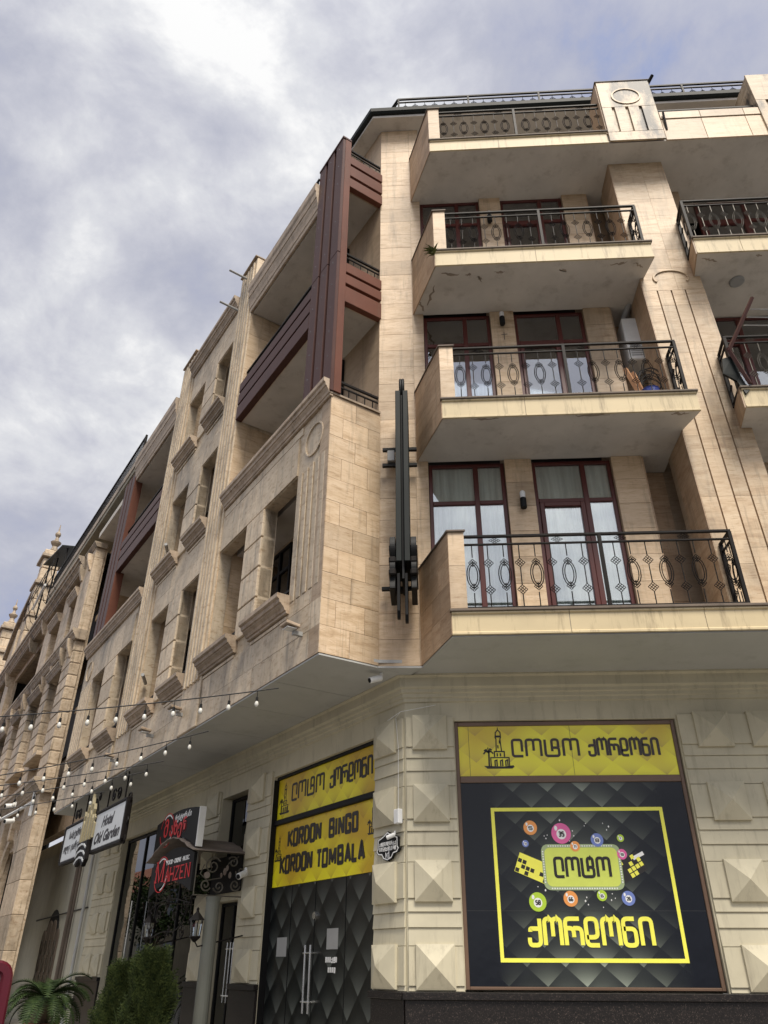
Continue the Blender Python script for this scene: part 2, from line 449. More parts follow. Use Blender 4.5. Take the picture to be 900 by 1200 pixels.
OFF = {}
class MB:
    def __init__(s):
        s.v = []; s.f = []; s.pieces = []
    def add(s, vs, fs):
        b = len(s.v)
        s.v += [Vector(v) for v in vs]
        f0 = len(s.f)
        s.f += [tuple(i + b for i in f) for f in fs]
        s.pieces.append((b, len(s.v), f0, len(s.f)))
    def box(s, fr, u0, u1, w0, w1, z0, z1):
        P = [fr.p(u, w_, z) for z in (z0, z1) for w_ in (w0, w1) for u in (u0, u1)]
        s.add(P, [(0, 1, 3, 2), (4, 6, 7, 5), (0, 4, 5, 1), (2, 3, 7, 6), (0, 2, 6, 4), (1, 5, 7, 3)])
        return s
    def wedge(s, fr, u0, u1, wb, wt, z0, z1, back=0.0):     # board, proud wb at its foot and wt at its top
        P = [fr.p(u0, back, z0), fr.p(u1, back, z0), fr.p(u1, wb, z0), fr.p(u0, wb, z0), fr.p(u0, back, z1), fr.p(u1, back, z1), fr.p(u1, wt, z1), fr.p(u0, wt, z1)]
        s.add(P, [(0, 1, 2, 3), (4, 7, 6, 5), (0, 4, 5, 1), (3, 2, 6, 7), (0, 3, 7, 4), (1, 5, 6, 2)])
        return s
    def prism(s, fr, poly, w0, w1):                          # poly of (u, z)
        n = len(poly)
        P = [fr.p(u, w0, z) for u, z in poly] + [fr.p(u, w1, z) for u, z in poly]
        s.add(P, [tuple(range(n)), tuple(range(2 * n - 1, n - 1, -1))] + [(i, i + n, (i + 1) % n + n, (i + 1) % n) for i in range(n)])
        return s
    def slab(s, poly, z0, z1):                               # poly of (x, y)
        n = len(poly)
        P = [(x, y, z0) for x, y in poly] + [(x, y, z1) for x, y in poly]
        s.add(P, [tuple(range(n)), tuple(range(2 * n - 1, n - 1, -1))] + [(i, i + n, (i + 1) % n + n, (i + 1) % n) for i in range(n)])
        return s
    def pyramid(s, fr, u0, u1, z0, z1, w0, w1, w2):
        s.box(fr, u0, u1, w0, w1, z0, z1)
        s.v = s.v[:-8]; s.f = s.f[:-6]
        c = fr.p((u0 + u1) / 2, w2, (z0 + z1) / 2)
        P = [fr.p(u0, w0, z0), fr.p(u1, w0, z0), fr.p(u1, w0, z1), fr.p(u0, w0, z1), fr.p(u0, w1, z0), fr.p(u1, w1, z0), fr.p(u1, w1, z1), fr.p(u0, w1, z1), c]
        s.add(P, [(0, 1, 2, 3), (0, 4, 5, 1), (1, 5, 6, 2), (2, 6, 7, 3), (3, 7, 4, 0), (4, 8, 5), (5, 8, 6), (6, 8, 7), (7, 8, 4)])
        return s
    def tube(s, pts, r, n=6, closed=False, radii=None):
        pts = [Vector(p) for p in pts]
        k = len(pts)
        up = Vector((0, 0, 1))
        rings = []
        prev = None
        for i in range(k):
            a = pts[i - 1] if (i > 0 or closed) else pts[i]
            c = pts[(i + 1) % k] if (i < k - 1 or closed) else pts[i]
            t = (c - a)
            if t.length < 1e-9:
                t = Vector((0, 0, 1))
            t.normalize()
            if prev is None:
                ref = up if abs(t.z) < 0.95 else Vector((1, 0, 0))
                x = t.cross(ref).normalized()
            else:
                x = (prev - t * prev.dot(t))
                x = x.normalized() if x.length > 1e-6 else t.cross(Vector((1, 0, 0))).normalized()
            prev = x
            y = t.cross(x)
            rr = radii[i] if radii else r
            rings.append([pts[i] + (x * math.cos(2 * math.pi * j / n) + y * math.sin(2 * math.pi * j / n)) * rr for j in range(n)])
        fs = []
        for i in range(k if closed else k - 1):
            i2 = (i + 1) % k
            for j in range(n):
                fs.append((i * n + j, i * n + (j + 1) % n, i2 * n + (j + 1) % n, i2 * n + j))
        if not closed:
            fs.append(tuple(range(n - 1, -1, -1)))
            fs.append(tuple((k - 1) * n + j for j in range(n)))
        s.add([v for rg in rings for v in rg], fs)
        return s
    def bar(s, a, b, r, r2=None):                            # square bar
        return s.tube([a, b], r, 4)
    def disc(s, fr, u, z, r, w0, w1, n=28, rz=None):
        rz = rz or r
        return s.prism(fr, [(u + r * math.cos(2 * math.pi * i / n), z + rz * math.sin(2 * math.pi * i / n)) for i in range(n)], w0, w1)
    def ribbon(s, fr, pts, half, w0, w1, closed=False):      # flat stroke of a given half width
        k = len(pts)
        L, Rr = [], []
        for i in range(k):
            p = Vector(pts[i])
            a = Vector(pts[i - 1]) if (i > 0 or closed) else None
            c = Vector(pts[(i + 1) % k]) if (i < k - 1 or closed) else None
            d1 = (p - a).normalized() if a is not None else (c - p).normalized()
            d2 = (c - p).normalized() if c is not None else d1
            n1 = Vector((-d1.y, d1.x)); n2 = Vector((-d2.y, d2.x))
            mm = (n1 + n2)
            mm = mm.normalized() if mm.length > 1e-6 else n1
            q = half / max(0.5, mm.dot(n1))
            L.append(p + mm * q); Rr.append(p - mm * q)
        vs = []
        for a_, b_ in zip(L, Rr):
            vs += [fr.p(a_.x, w0, a_.y), fr.p(a_.x, w1, a_.y), fr.p(b_.x, w1, b_.y), fr.p(b_.x, w0, b_.y)]
        fs = []
        for i in range(k if closed else k - 1):
            j = (i + 1) % k
            for c in range(4):
                d = (c + 1) % 4
                fs.append((i * 4 + c, i * 4 + d, j * 4 + d, j * 4 + c))
        if not closed:
            fs += [(3, 2, 1, 0), (k * 4 - 4, k * 4 - 3, k * 4 - 2, k * 4 - 1)]
        s.add(vs, fs)
        return s
    def lathe(s, c, prof, n=12):
        c = Vector(c)
        vs = []
        for r, z in prof:
            vs += [c + Vector((r * math.cos(2 * math.pi * j / n), r * math.sin(2 * math.pi * j / n), z)) for j in range(n)]
        k = len(prof)
        fs = [(i * n + j, i * n + (j + 1) % n, (i + 1) * n + (j + 1) % n, (i + 1) * n + j) for i in range(k - 1) for j in range(n)]
        fs += [tuple(range(n - 1, -1, -1)), tuple((k - 1) * n + j for j in range(n))]
        s.add(vs, fs)
        return s
    def mesh(s, name, mat, off=Vector((0, 0, 0)), smooth=False, rot=None):
        me = bpy.data.meshes.new(name)
        vs = [v - off for v in s.v]
        if rot is not None:
            vs = [rot @ v for v in vs]
        me.from_pydata(vs, [], s.f)
        bm = bmesh.new(); bm.from_mesh(me)
        bmesh.ops.recalc_face_normals(bm, faces=bm.faces)
        bm.to_mesh(me); bm.free()
        if mat is not None:
            me.materials.append(mat)
        if smooth:
            for p in me.polygons:
                p.use_smooth = True
        return me
    def each(s, name, mat, parent, bevel=0.0):
        # every added piece becomes an object of its own
        fi = 0
        for (v0, v1, f0, f1) in s.pieces:
            q = MB(); q.v = s.v[v0:v1]; q.f = [tuple(i - v0 for i in f) for f in s.f[f0:f1]]
            q.build(name, mat, parent, bevel)
    def build(s, name, mat, parent=None, bevel=0.0, smooth=False, origin=None):
        off = OFF[parent.name] if parent is not None else Vector(origin or (0, 0, 0))
        me = s.mesh(name, mat, off, smooth)
        o = bpy.data.objects.new(name, me)
        COL.objects.link(o)
        if parent is not None:
            o.parent = parent
        else:
            o.location = off
        OFF[o.name] = off
        if bevel:
            b = o.modifiers.new('bevel', 'BEVEL')
            b.width = bevel; b.segments = 1; b.limit_method = 'ANGLE'; b.angle_limit = R(40)
        return o

def thing(name, label, cat, loc, group=None):
    o = bpy.data.objects.new(name, None)
    COL.objects.link(o)
    o.location = loc
    o.empty_display_size = 0.2
    o['label'] = label; o['category'] = cat
    if group:
        o['group'] = group
    OFF[o.name] = Vector(loc)
    return o
def tag(o, label, cat, group=None):
    o['label'] = label; o['category'] = cat
    if group:
        o['group'] = group
    return o
def inst(name, me, parent, pos, bevel=0.0):
    o = bpy.data.objects.new(name, me)
    COL.objects.link(o)
    o.parent = parent
    o.location = Vector(pos) - OFF[parent.name]
    OFF[o.name] = OFF[parent.name]
    return o

TILE = {}
def tiles(parent, fr, u0, u1, z0, z1, tw, th, w0, mat, name='stone_tile', thick=0.02, stagger=True, key=''):
    rows = max(1, round((z1 - z0) / th)); h = (z1 - z0) / rows
    g = 0.003
    for r in range(rows):
        cols = max(1, round((u1 - u0) / tw)); cw = (u1 - u0) / cols
        cuts = [u0 + cw * i for i in range(cols + 1)]
        if stagger and cols > 1 and r % 2:
            cuts = [u0] + [c + cw * 0.5 for c in cuts[:-1]] + [u1]
        for a, b in zip(cuts[:-1], cuts[1:]):
            if b - a < 0.05:
                continue
            k = (key, id(fr), round(b - a, 3), round(h, 3), mat.name)
            if k not in TILE:
                q = MB()
                f0 = Fr((0, 0, 0), fr.x, fr.n)
                q.box(f0, -(b - a) / 2 + g, (b - a) / 2 - g, 0, thick, -h / 2 + g, h / 2 - g)
                TILE[k] = q.mesh(name, mat)
            inst(name, TILE[k], parent, fr.p((a + b) / 2, w0 + random.uniform(-0.0012, 0.0012), z0 + h * (r + 0.5)))

def wall_open(mb, fr, u0, u1, z0, z1, w0, w1, ops):
    us = sorted({u0, u1, *[o[0] for o in ops], *[o[1] for o in ops]})
    for a, b in zip(us[:-1], us[1:]):
        zc = z0
        for o in sorted([o for o in ops if o[0] <= a + 1e-6 and o[1] >= b - 1e-6], key=lambda o: o[2]):
            if o[2] > zc + 1e-6:
                mb.box(fr, a, b, w0, w1, zc, o[2])
            zc = o[3]
        if z1 > zc + 1e-6:
            mb.box(fr, a, b, w0, w1, zc, z1)
    return mb

def round_path(pts, r=0.1, n=4, closed=False):
    out = []
    k = len(pts)
    for i, p in enumerate(pts):
        if (i == 0 or i == k - 1) and not closed:
            out.append(p); continue
        a = Vector(pts[i - 1]); b = Vector(p); c = Vector(pts[(i + 1) % k])
        d1 = (a - b); d2 = (c - b)
        rr = min(r, d1.length * 0.5, d2.length * 0.5)
        s0 = b + d1.normalized() * rr; s1 = b + d2.normalized() * rr
        for j in range(n + 1):
            t = j / n
            q = s0 * (1 - t) ** 2 + b * 2 * t * (1 - t) + s1 * t * t
            out.append(tuple(q))
    return out

# stroke alphabet: unit height, advance width, list of paths
GE = {
 'L': (0.70, [[(0.48, 0.28), (0.48, 1), (0, 1), (0, 0), (0.52, 0)]]),
 'O': (0.96, [[(0, 0), (0, 1), (0.37, 1), (0.37, 0.33)], [(0.37, 0.5), (0.37, 1), (0.74, 1), (0.74, 0)]]),
 'T': (0.92, [[(0, 1), (0, 0), (0.68, 0), (0.68, 0.5), (0.34, 0.5)], [(0.34, 0.28), (0.34, 1), (0.66, 1), (0.66, 0.52)]]),
 'K': (0.72, [[(0.50, 1), (0.50, 0), (0, 0), (0, 0.28)], [(0.50, 0.62), (0.05, 0.62), (0.05, 0.5)]]),
 'R': (0.94, [[(0.66, 1), (0, 1), (0, 0)], [(0, 0.64), (0.36, 0.64), (0.36, 0.3)], [(0.36, 0.64), (0.72, 0.64), (0.72, 0)]]),
 'D': (0.76, [[(0.54, 0), (0, 0), (0, 1), (0.5, 1), (0.5, 0.30), (0, 0.30)]]),
 'N': (0.78, [[(0.52, 1), (0, 1), (0, 0), (0.52, 0), (0.52, 0.62), (0, 0.62)]]),
 'I': (0.74, [[(0, 0), (0, 1), (0.5, 1), (0.5, 0)]]),
 ' ': (0.38, []),
}
LOTO, KORDONI = 'LOTO', 'KORDONI'
LA = {
 'K': (0.59, [[(0, 0), (0, 1)], [(0.40, 1), (0.03, 0.45)], [(0.10, 0.55), (0.42, 0)]]),
 'O': (0.59, [[(0.20, 0), (0, 0), (0, 1), (0.36, 1), (0.36, 0), (0.18, 0)]]),
 'R': (0.59, [[(0, 0), (0, 1), (0.36, 1), (0.36, 0.5), (0.02, 0.5)], [(0.20, 0.5), (0.38, 0)]]),
 'D': (0.59, [[(0, 0.5), (0, 0), (0.22, 0), (0.37, 0.16), (0.37, 0.84), (0.22, 1), (0, 1), (0, 0.45)]]),
 'N': (0.61, [[(0, 0), (0, 1)], [(0.03, 0.95), (0.35, 0.05)], [(0.38, 0), (0.38, 1)]]),
 'B': (0.59, [[(0, 0.5), (0, 0), (0.37, 0), (0.37, 0.5), (0.02, 0.5)], [(0.04, 0.5), (0, 0.5), (0, 1), (0.34, 1), (0.34, 0.55)]]),
 'I': (0.25, [[(0, 0), (0, 1)]]),
 'G': (0.59, [[(0.36, 0.75), (0.36, 1), (0, 1), (0, 0), (0.36, 0), (0.36, 0.45), (0.2, 0.45)]]),
 'T': (0.51, [[(0, 1), (0.36, 1)], [(0.18, 0.95), (0.18, 0)]]),
 'M': (0.71, [[(0, 0), (0, 1)], [(0.03, 0.95), (0.24, 0.2), (0.45, 0.95)], [(0.48, 0), (0.48, 1)]]),
 'A': (0.57, [[(0, 0), (0.19, 1), (0.38, 0)], [(0.09, 0.28), (0.29, 0.28)]]),
 'L': (0.49, [[(0, 1), (0, 0), (0.30, 0)]]),
 'H': (0.59, [[(0, 0), (0, 1)], [(0.36, 0), (0.36, 1)], [(0, 0.5), (0.36, 0.5)]]),
 'Z': (0.53, [[(0, 1), (0.36, 1), (0, 0), (0.36, 0)]]),
 'E': (0.51, [[(0.32, 1), (0, 1), (0, 0), (0.32, 0)], [(0, 0.52), (0.26, 0.52)]]),
 '1': (0.37, [[(0, 0.8), (0.16, 1), (0.16, 0)]]), '2': (0.57, [[(0, 0.8), (0, 1), (0.36, 1), (0.36, 0.55), (0, 0), (0.38, 0)]]),
 '3': (0.57, [[(0, 1), (0.36, 1), (0.36, 0), (0, 0)], [(0.06, 0.52), (0.34, 0.52)]]), '5': (0.57, [[(0.36, 1), (0, 1), (0, 0.55), (0.36, 0.55), (0.36, 0), (0, 0)]]),
 '6': (0.57, [[(0.34, 1), (0, 1), (0, 0), (0.36, 0), (0.36, 0.5), (0.02, 0.5)]]), '7': (0.55, [[(0, 1), (0.38, 1), (0.1, 0)]]),
 '8': (0.57, [[(0, 0.5), (0, 0), (0.36, 0), (0.36, 1), (0, 1), (0, 0.5), (0.34, 0.5)]]), '9': (0.57, [[(0.36, 0.5), (0, 0.5), (0, 1), (0.36, 1), (0.36, 0), (0, 0)]]),
 ' ': (0.30, []),
}
def stroke_text(mb, fr, text, table, u0, u1, z0, z1, stroke, w0, w1, rad=0.12, sgn=1, slant=0.0):
    tot = sum(table[c][0] for c in text[:-1]) + max([0.3] + [p[0] for path in table[text[-1]][1] for p in path])
    half = stroke / 2
    H = z1 - z0 - stroke
    sx = (abs(u1 - u0) - stroke) / tot
    x = 0.0
    ww = w1
    for c in text:
        adv, paths = table[c]
        for path in paths:
            pts = [(u0 + sgn * (half + (x + a) * sx + slant * b * H), z0 + half + b * H) for a, b in path]
            mb.ribbon(fr, round_path(pts, rad * H, 4) if rad else pts, half, w0, ww)
            ww += 0.0004
        x += adv
    return mb

def font_text(body, fr, u, z, size, mat, parent, w_=0.01, sx=1.0, shear=0.0, flip=False, name='lettering', extrude=0.002, offset=0.0, align='LEFT'):
    cu = bpy.data.curves.new(name, 'FONT')
    cu.body = body
    cu.size = size
    cu.extrude = extrude
    cu.shear = shear
    cu.offset = offset
    cu.align_x = align
    cu.resolution_u = 3
    tmp = bpy.data.objects.new('tmp', cu)
    COL.objects.link(tmp)
    dg = bpy.context.evaluated_depsgraph_get()
    me = bpy.data.meshes.new_from_object(tmp.evaluated_get(dg))
    bpy.data.objects.remove(tmp)
    xd = fr.x * (-1 if flip else 1)
    org = fr.p(u, w_, z) - OFF[parent.name]
    for v in me.vertices:
        c = v.co.copy()
        v.co = org + xd * (c.x * sx) + Vector((0, 0, c.y)) + fr.n * c.z
    me.materials.clear(); me.materials.append(mat)
    o = bpy.data.objects.new(name, me)
    COL.objects.link(o); o.parent = parent
    OFF[o.name] = OFF[parent.name]
    return o

# ------------------------------------------------------------------ ground
g = MB()
def big_grid(mb, x0, x1, y0, y1, z):
    mb.add([(x0, y0, z), (x1, y0, z), (x1, y1, z), (x0, y1, z)], [(0, 1, 2, 3)])
big_grid(g, -900, 900, -900, 900, 0.0)
o = g.build('road', M['asphalt']); o['kind'] = 'structure'
pv = MB()
pts = [CG + Vector((14, 0, 0)), CG, CG + LX * 70]
outp = [CG + Vector((14, -3.0, 0)), CG + (Vector((0, -1, 0)) + LN).normalized() * 3.3, CG + LX * 70 + LN * 3.0]
poly = [(p.x, p.y) for p in pts] + [(p.x, p.y) for p in reversed(outp)]
pv.slab(poly, 0.004, 0.13)
o = pv.build('pavement', M['paving'], bevel=0.02); o['kind'] = 'structure'

# ================================================================== CORNER BUILDING
B = thing('corner_building', 'beige travertine corner building with stacked iron balconies above a bingo shop', 'building', (-0.3, 10.5, 0))

# ---- ground floor front wall and plinth
SOF = 5.19
wl = MB()
wall_open(wl, FG, 0, 7.6, 1.34, 5.19, -0.35, 0.0, [(0.38 - 0.0, 3.43, 1.34, 4.54)])
wl.box(FG, -0.30, 0, -0.35, 0.0, 1.34, 5.19)
wl.box(FG, 0.34, 3.47, -0.5, -0.35, 0.0, 5.19)
wl.build('wall', M['beige'], B)
wl = MB()
OPS = [(0.76, 4.08, 0.0, 4.48), (5.12, 6.4, 2.78, 4.46), (5.2, 6.4, 0.0, 2.60), (7.25, 12.95, 0.35, 4.42)]
wall_open(wl, LG, 0.003, 24.0, 0.0, 5.19, -0.4, 0.0, OPS)
wl.build('wall', M['beige'], B)
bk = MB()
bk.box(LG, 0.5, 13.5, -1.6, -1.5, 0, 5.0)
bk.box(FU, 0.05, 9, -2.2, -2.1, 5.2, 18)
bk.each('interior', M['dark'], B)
pl = MB()
pl.box(FG, -0.33, 7.6, 0.0, 0.05, 0.0, 1.26)
pl.box(LG, 0.02, 0.74, 0.0, 0.05, 0.0, 1.26)
pl.box(LG, 4.10, 5.14, 0.0, 0.05, 0.0, 1.26)
pl.box(LG, 6.42, 7.22, 0.0, 0.05, 0.0, 1.26)
pl.box(LG, 12.97, 15.0, 0.0, 0.05, 0.0, 1.26)
pl.each('plinth', M['granite'], B, bevel=0.004)
pc = MB()
pc.box(FG, -0.36, 7.6, 0.0, 0.085, 1.262, 1.34)
for a, b in ((0.02, 0.76), (4.09, 5.15), (6.41, 7.24), (12.96, 15.02)):
    pc.box(LG, a, b, 0.0, 0.085, 1.262, 1.34)
pc.each('plinth_cap', M['granite'], B, bevel=0.006)

# ---- rusticated boards and diamond-point blocks (each block its own piece)
PY = {}
def block(fr, u0, u1, z0, z1, w1=0.07, w2=0.185):
    k = (id(fr), round(u1 - u0, 3), round(z1 - z0, 3))
    if k not in PY:
        f0 = Fr((0, 0, 0), fr.x, fr.n)
        PY[k] = MB().pyramid(f0, -(u1 - u0) / 2, (u1 - u0) / 2, -(z1 - z0) / 2, (z1 - z0) / 2, 0.0, w1, w2).mesh('diamond_block', M['beige'])
    inst('diamond_block', PY[k], B, fr.p((u0 + u1) / 2, 0.0, (z0 + z1) / 2))
def boards(fr, u0, u1, u1b=None):
    for i in range(4):
        zb = 1.36 + 0.927 * i
        segs = [(zb + 0.04, zb + 0.445, 0.040, 0.034)]
        if i > 0:
            segs += [(zb - 0.11, zb + 0.038, 0.034, 0.020), (zb - 0.28, zb - 0.112, 0.030, 0.014), (zb - 0.475, zb - 0.282, 0.026, 0.010)]
        else:
            segs += [(1.345, zb + 0.038, 0.03, 0.02)]
        for z0, z1, wb, wt in segs:
            q = MB().wedge(fr, u0, u1, wb, wt, z0, z1)
            q.build('rusticated_board', M['beige'], B, bevel=0.003)
boards(FG, -0.285, 0.375)
boards(FG, 3.45, 7.6)
boards(LG, 0.02, 0.74)
boards(LG, 4.11, 5.1)
boards(LG, 6.43, 7.2)
boards(LG, 12.98, 14.98)
for i in range(4):
    zb = 1.36 + 0.927 * i
    block(FG, -0.195, 0.275, zb, zb + 0.47)
    for u in (3.66, 4.38, 5.10, 5.82, 6.54):
        block(FG, u, u + 0.47, zb, zb + 0.47)
    for a, b in ((0.17, 0.70), (4.38, 4.92), (6.5, 7.05), (13.15, 13.62), (13.95, 14.42)):
        block(LG, a, b, zb, zb + 0.47)

# ---- ground-floor cornice, mitred round the corner
def sweep(path_pts, normals, prof, name, mat, parent, bevel=0.0):
    # path_pts: list of points; normals: outward vector at each (mitred); prof: (offset, z) loop
    q = MB()
    vs = []
    for p, n in zip(path_pts, normals):
        for o_, z in prof:
            vs.append(Vector((p.x, p.y, 0)) + n * o_ + Vector((0, 0, z)))
    k = len(prof)
    fs = []
    for i in range(len(path_pts) - 1):
        for j in range(k):
            j2 = (j + 1) % k
            fs.append((i * k + j, i * k + j2, (i + 1) * k + j2, (i + 1) * k + j))
    fs.append(tuple(range(k))); fs.append(tuple((len(path_pts) - 1) * k + j for j in reversed(range(k))))
    q.add(vs, fs)
    return q.build(name, mat, parent, bevel)
FN = Vector((0, -1, 0))
mit = (FN + LN); mit = mit / (mit.length ** 2) * 2
prof = [(0, 5.186), (0.17, 5.186), (0.17, 5.15), (0.125, 5.13), (0.125, 5.00), (0.105, 4.985), (0.085, 4.975), (0.085, 4.93), (0.055, 4.915), (0.055, 4.87), (0.03, 4.855), (0.03, 4.81), (0, 4.80)]
sweep([CG + Vector((7.9, 0, 0)), CG, CG + LX * 15.2], [FN, mit, LN], prof, 'cornice', M['beige'], B)

# ---- soffit under the upper floors
Bp = A0 - LN * 0.96
sof = MB()
for i in range(8):
    a, b = 7.6 - i * 0.01, 0
q = MB()
q.slab([(0.36, 8.965), (7.6, 8.965), (7.6, 10.5), (-0.30, 10.5), (-0.03, 10.06)], 5.175, 5.188)
q.build('soffit_panel', M['soffit_ground'], B)
cuts = [0.0, 1.35, 2.75, 4.35, 5.9, 7.5, 9.1, 10.7, 12.3, 13.9, 15.0]
for a, b in zip(cuts[:-1], cuts[1:]):
    q = MB()
    q.box(LU, a + 0.006, b - 0.006, -1.53, -0.012, 5.160, 5.184)
    q.build('soffit_panel', M['soffit_ground'], B)
q = MB(); q.box(LU, 0.02, 15.0, -1.55, -0.03, 5.235, 5.28)
q.slab([(A0.x + .02, A0.y + .02), (Bp.x, Bp.y), (-0.2, 10.06), (-0.2, 10.6), (-0.9, 10.9)], 5.235, 5.28)
q.build('floor_deck', M['soffit_ground'], B)
q = MB(); q.slab([tuple((A0 + LX * .0 - LN * .96)[:2]), (-0.02, 10.05), (-0.30, 10.5), tuple((A0 - LN * 1.53)[:2])], 5.160, 5.184)
q.build('soffit_panel', M['soffit_ground'], B)

# ---- upper front wall: backing, tiles, windows
LV = [(5.53, 8.65), (9.04, 12.02), (12.42, 15.36)]         # clear heights at the three balcony floors
S1, S2, S3, S4 = 5.19, 8.67, 12.04, 15.35
q = MB()
q.box(FU, -0.68, 0.14, -0.5, -0.02, 5.19, 17.905)
for z0, z1 in LV:
    q.box(FU, 1.375, 1.81, -0.5, -0.02, z0 - 0.3, z1 + 0.1)
    q.box(FU, 3.09, 3.58, -0.5, -0.02, z0 - 0.3, z1 + 0.1)
    q.box(FU, 3.5, 4.4, -0.7, -0.515, z0 - 0.3, z1 + 0.1)
q.each('wall_core', M['trav_dark'], B)
tiles(B, FU, -0.68, -0.06, 5.19, 17.905, 0.7, 0.40, -0.02, M['trav'], stagger=False)
tiles(B, FU, -0.06, 0.14, 5.19, 17.905, 0.25, 0.80, -0.02, M['trav'], stagger=False)
for z0, z1 in LV:
    tiles(B, FU, 1.375, 1.81, z0, z1 + 0.02, 0.5, 0.42, -0.02, M['trav'])
    tiles(B, FU, 3.09, 3.58, z0, z1 + 0.02, 0.5, 0.42, -0.02, M['trav'])
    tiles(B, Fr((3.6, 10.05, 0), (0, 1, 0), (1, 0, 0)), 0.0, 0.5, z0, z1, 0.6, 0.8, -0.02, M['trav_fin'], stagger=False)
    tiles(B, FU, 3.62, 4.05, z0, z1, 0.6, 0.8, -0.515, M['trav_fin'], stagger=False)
# side return of the strip (faces left, towards the bay)
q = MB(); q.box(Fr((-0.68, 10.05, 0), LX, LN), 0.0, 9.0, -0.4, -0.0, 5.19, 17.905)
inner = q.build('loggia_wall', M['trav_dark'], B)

def curtain(parent, fr, u0, u1, z0, z1, w_, amp=0.018, period=0.085, mat=None):
    q = MB()
    n = max(6, int((u1 - u0) / period * 6))
    vs = []
    ph = random.random() * 6
    for i in range(n + 1):
        u = u0 + (u1 - u0) * i / n
        d = amp * math.sin(u / period * 2 * math.pi + ph + 1.3 * math.sin(u * 9 + ph))
        vs += [fr.p(u, w_ + d, z0), fr.p(u, w_ + d * 0.6, z1)]
    q.add(vs, [(2 * i, 2 * i + 2, 2 * i + 3, 2 * i + 1) for i in range(n)])
    return q.build('curtain', mat or M['curtain'], parent, smooth=True)

def window(fr, u0, u1, z0, z1, mull=0.63, trans=0.76, w_=-0.08, glass='glass', cur=True, door=True, fw=0.06, mat='mahog', curz=None, parent=None):
    q = MB()
    um = u0 + (u1 - u0) * mull; zt = z0 + (z1 - z0) * trans
    d0, d1 = w_ - 0.06, w_
    q.box(fr, u0, u0 + fw, d0, d1, z0, z1); q.box(fr, u1 - fw, u1, d0, d1, z0, z1)
    q.box(fr, u0 + fw, u1 - fw, d0, d1, z1 - fw, z1); q.box(fr, u0 + fw, u1 - fw, d0, d1, z0, z0 + fw)
    q.box(fr, um - 0.04, um + 0.04, d0, d1 + 0.004, z0 + fw, z1 - fw)
    q.box(fr, u0 + fw, um - 0.04, d0, d1 + 0.002, zt - 0.035, zt + 0.035); q.box(fr, um + 0.04, u1 - fw, d0, d1 + 0.002, zt - 0.035, zt + 0.035)
    wo = q.build('window', M[mat], parent or B, bevel=0.006)
    if door:          # opening leaf set proud in the wide side
        q = MB()
        a0, a1, b0, b1 = u0 + fw + 0.004, um - 0.044, z0 + fw + 0.01, zt - 0.04
        q.box(fr, a0, a0 + 0.07, d1 - 0.03, d1 + 0.018, b0, b1); q.box(fr, a1 - 0.07, a1, d1 - 0.03, d1 + 0.018, b0, b1)
        q.box(fr, a0 + 0.07, a1 - 0.07, d1 - 0.03, d1 + 0.018, b1 - 0.07, b1); q.box(fr, a0 + 0.07, a1 - 0.07, d1 - 0.03, d1 + 0.018, b0 + 0.32, b0 + 0.40)
        q.box(fr, a0 + 0.07, a1 - 0.07, d1 - 0.03, d1 + 0.018, b0, b0 + 0.08)
        q.build('door_leaf', M[mat], wo, bevel=0.006)
    for a, b, c, d in ((u0 + fw, um - 0.04, z0 + fw, zt - 0.035), (um + 0.04, u1 - fw, z0 + fw, zt - 0.035), (u0 + fw, um - 0.04, zt + 0.035, z1 - fw), (um + 0.04, u1 - fw, zt + 0.035, z1 - fw)):
        MB().box(fr, a, b, w_ - 0.034, w_ - 0.026, c, d).build('pane', M[glass], wo)
    if cur:
        curtain(wo, fr, u0 + 0.02, u1 - 0.02, z0 + 0.02, z1 - 0.02, w_ - 0.075, amp=0.012)
    return wo
for i, (z0, z1) in enumerate(LV):
    window(FU, 0.145, 1.37, z0 + 0.02, z1, 0.62, 0.76, door=False)
    window(FU, 1.815, 3.085, z0 + 0.02, z1, 0.64, 0.76, door=True)

# ---- big fluted pillar
PW = 9.40
FP = Fr((0, PW, 0), (1, 0, 0), (0, -1, 0))
q = MB()
def lx(z): return 4.11 - (z - 5.5) * 0.018
def rx(z): return 5.16 - (z - 5.5) * 0.019
def pil_poly(a, b, z0, z1):
    return [(lx(z0) + a, z0), (lx(z0) + b, z0), (lx(z1) + b, z1), (lx(z1) + a, z1)]
WID = 1.05
q.prism(FP, [(lx(5.3), 5.3), (rx(5.3), 5.3), (rx(15.36), 15.36), (lx(15.36), 15.36)], -0.8, -0.03)
q.build('pillar_core', M['trav_dark'], B)
# vertical strips between the three grooves: each a stone strip, cut into lengths
strips = [(0.0, 0.22), (0.245, 0.46), (0.485, 0.70), (0.725, 1.045)]
for (za, zb_) in ((5.5, 11.72),):
    for si, (a, b) in enumerate(strips):
        z = za
        k = 0
        while z < zb_ - 0.01:
            h = 1.1 if (k + si) % 2 == 0 else 0.85
            z2 = min(z + h, zb_)
            if zb_ - z2 < 0.3: z2 = zb_
            MB().prism(FP, pil_poly(a, b, z + 0.002, z2 - 0.002), -0.03, random.uniform(-0.001, 0.001)).build('pillar_stone', M['trav_pillar'], B)
            z = z2; k += 1
z = 11.722
for h in (0.55, 0.5, 0.45, 0.5, 0.5, 0.45, 0.69):
    z2 = min(z + h, 15.36)
    MB().prism(FP, pil_poly(0.0, 0.60, z + 0.002, z2 - 0.002), -0.03, 0.0).build('pillar_stone', M['trav_pillar'], B)
    MB().prism(FP, pil_poly(0.604, 1.04, z + 0.002, z2 - 0.002), -0.03, random.uniform(-0.002, 0)).build('pillar_stone', M['trav_pillar'], B)
    z = z2
q = MB()
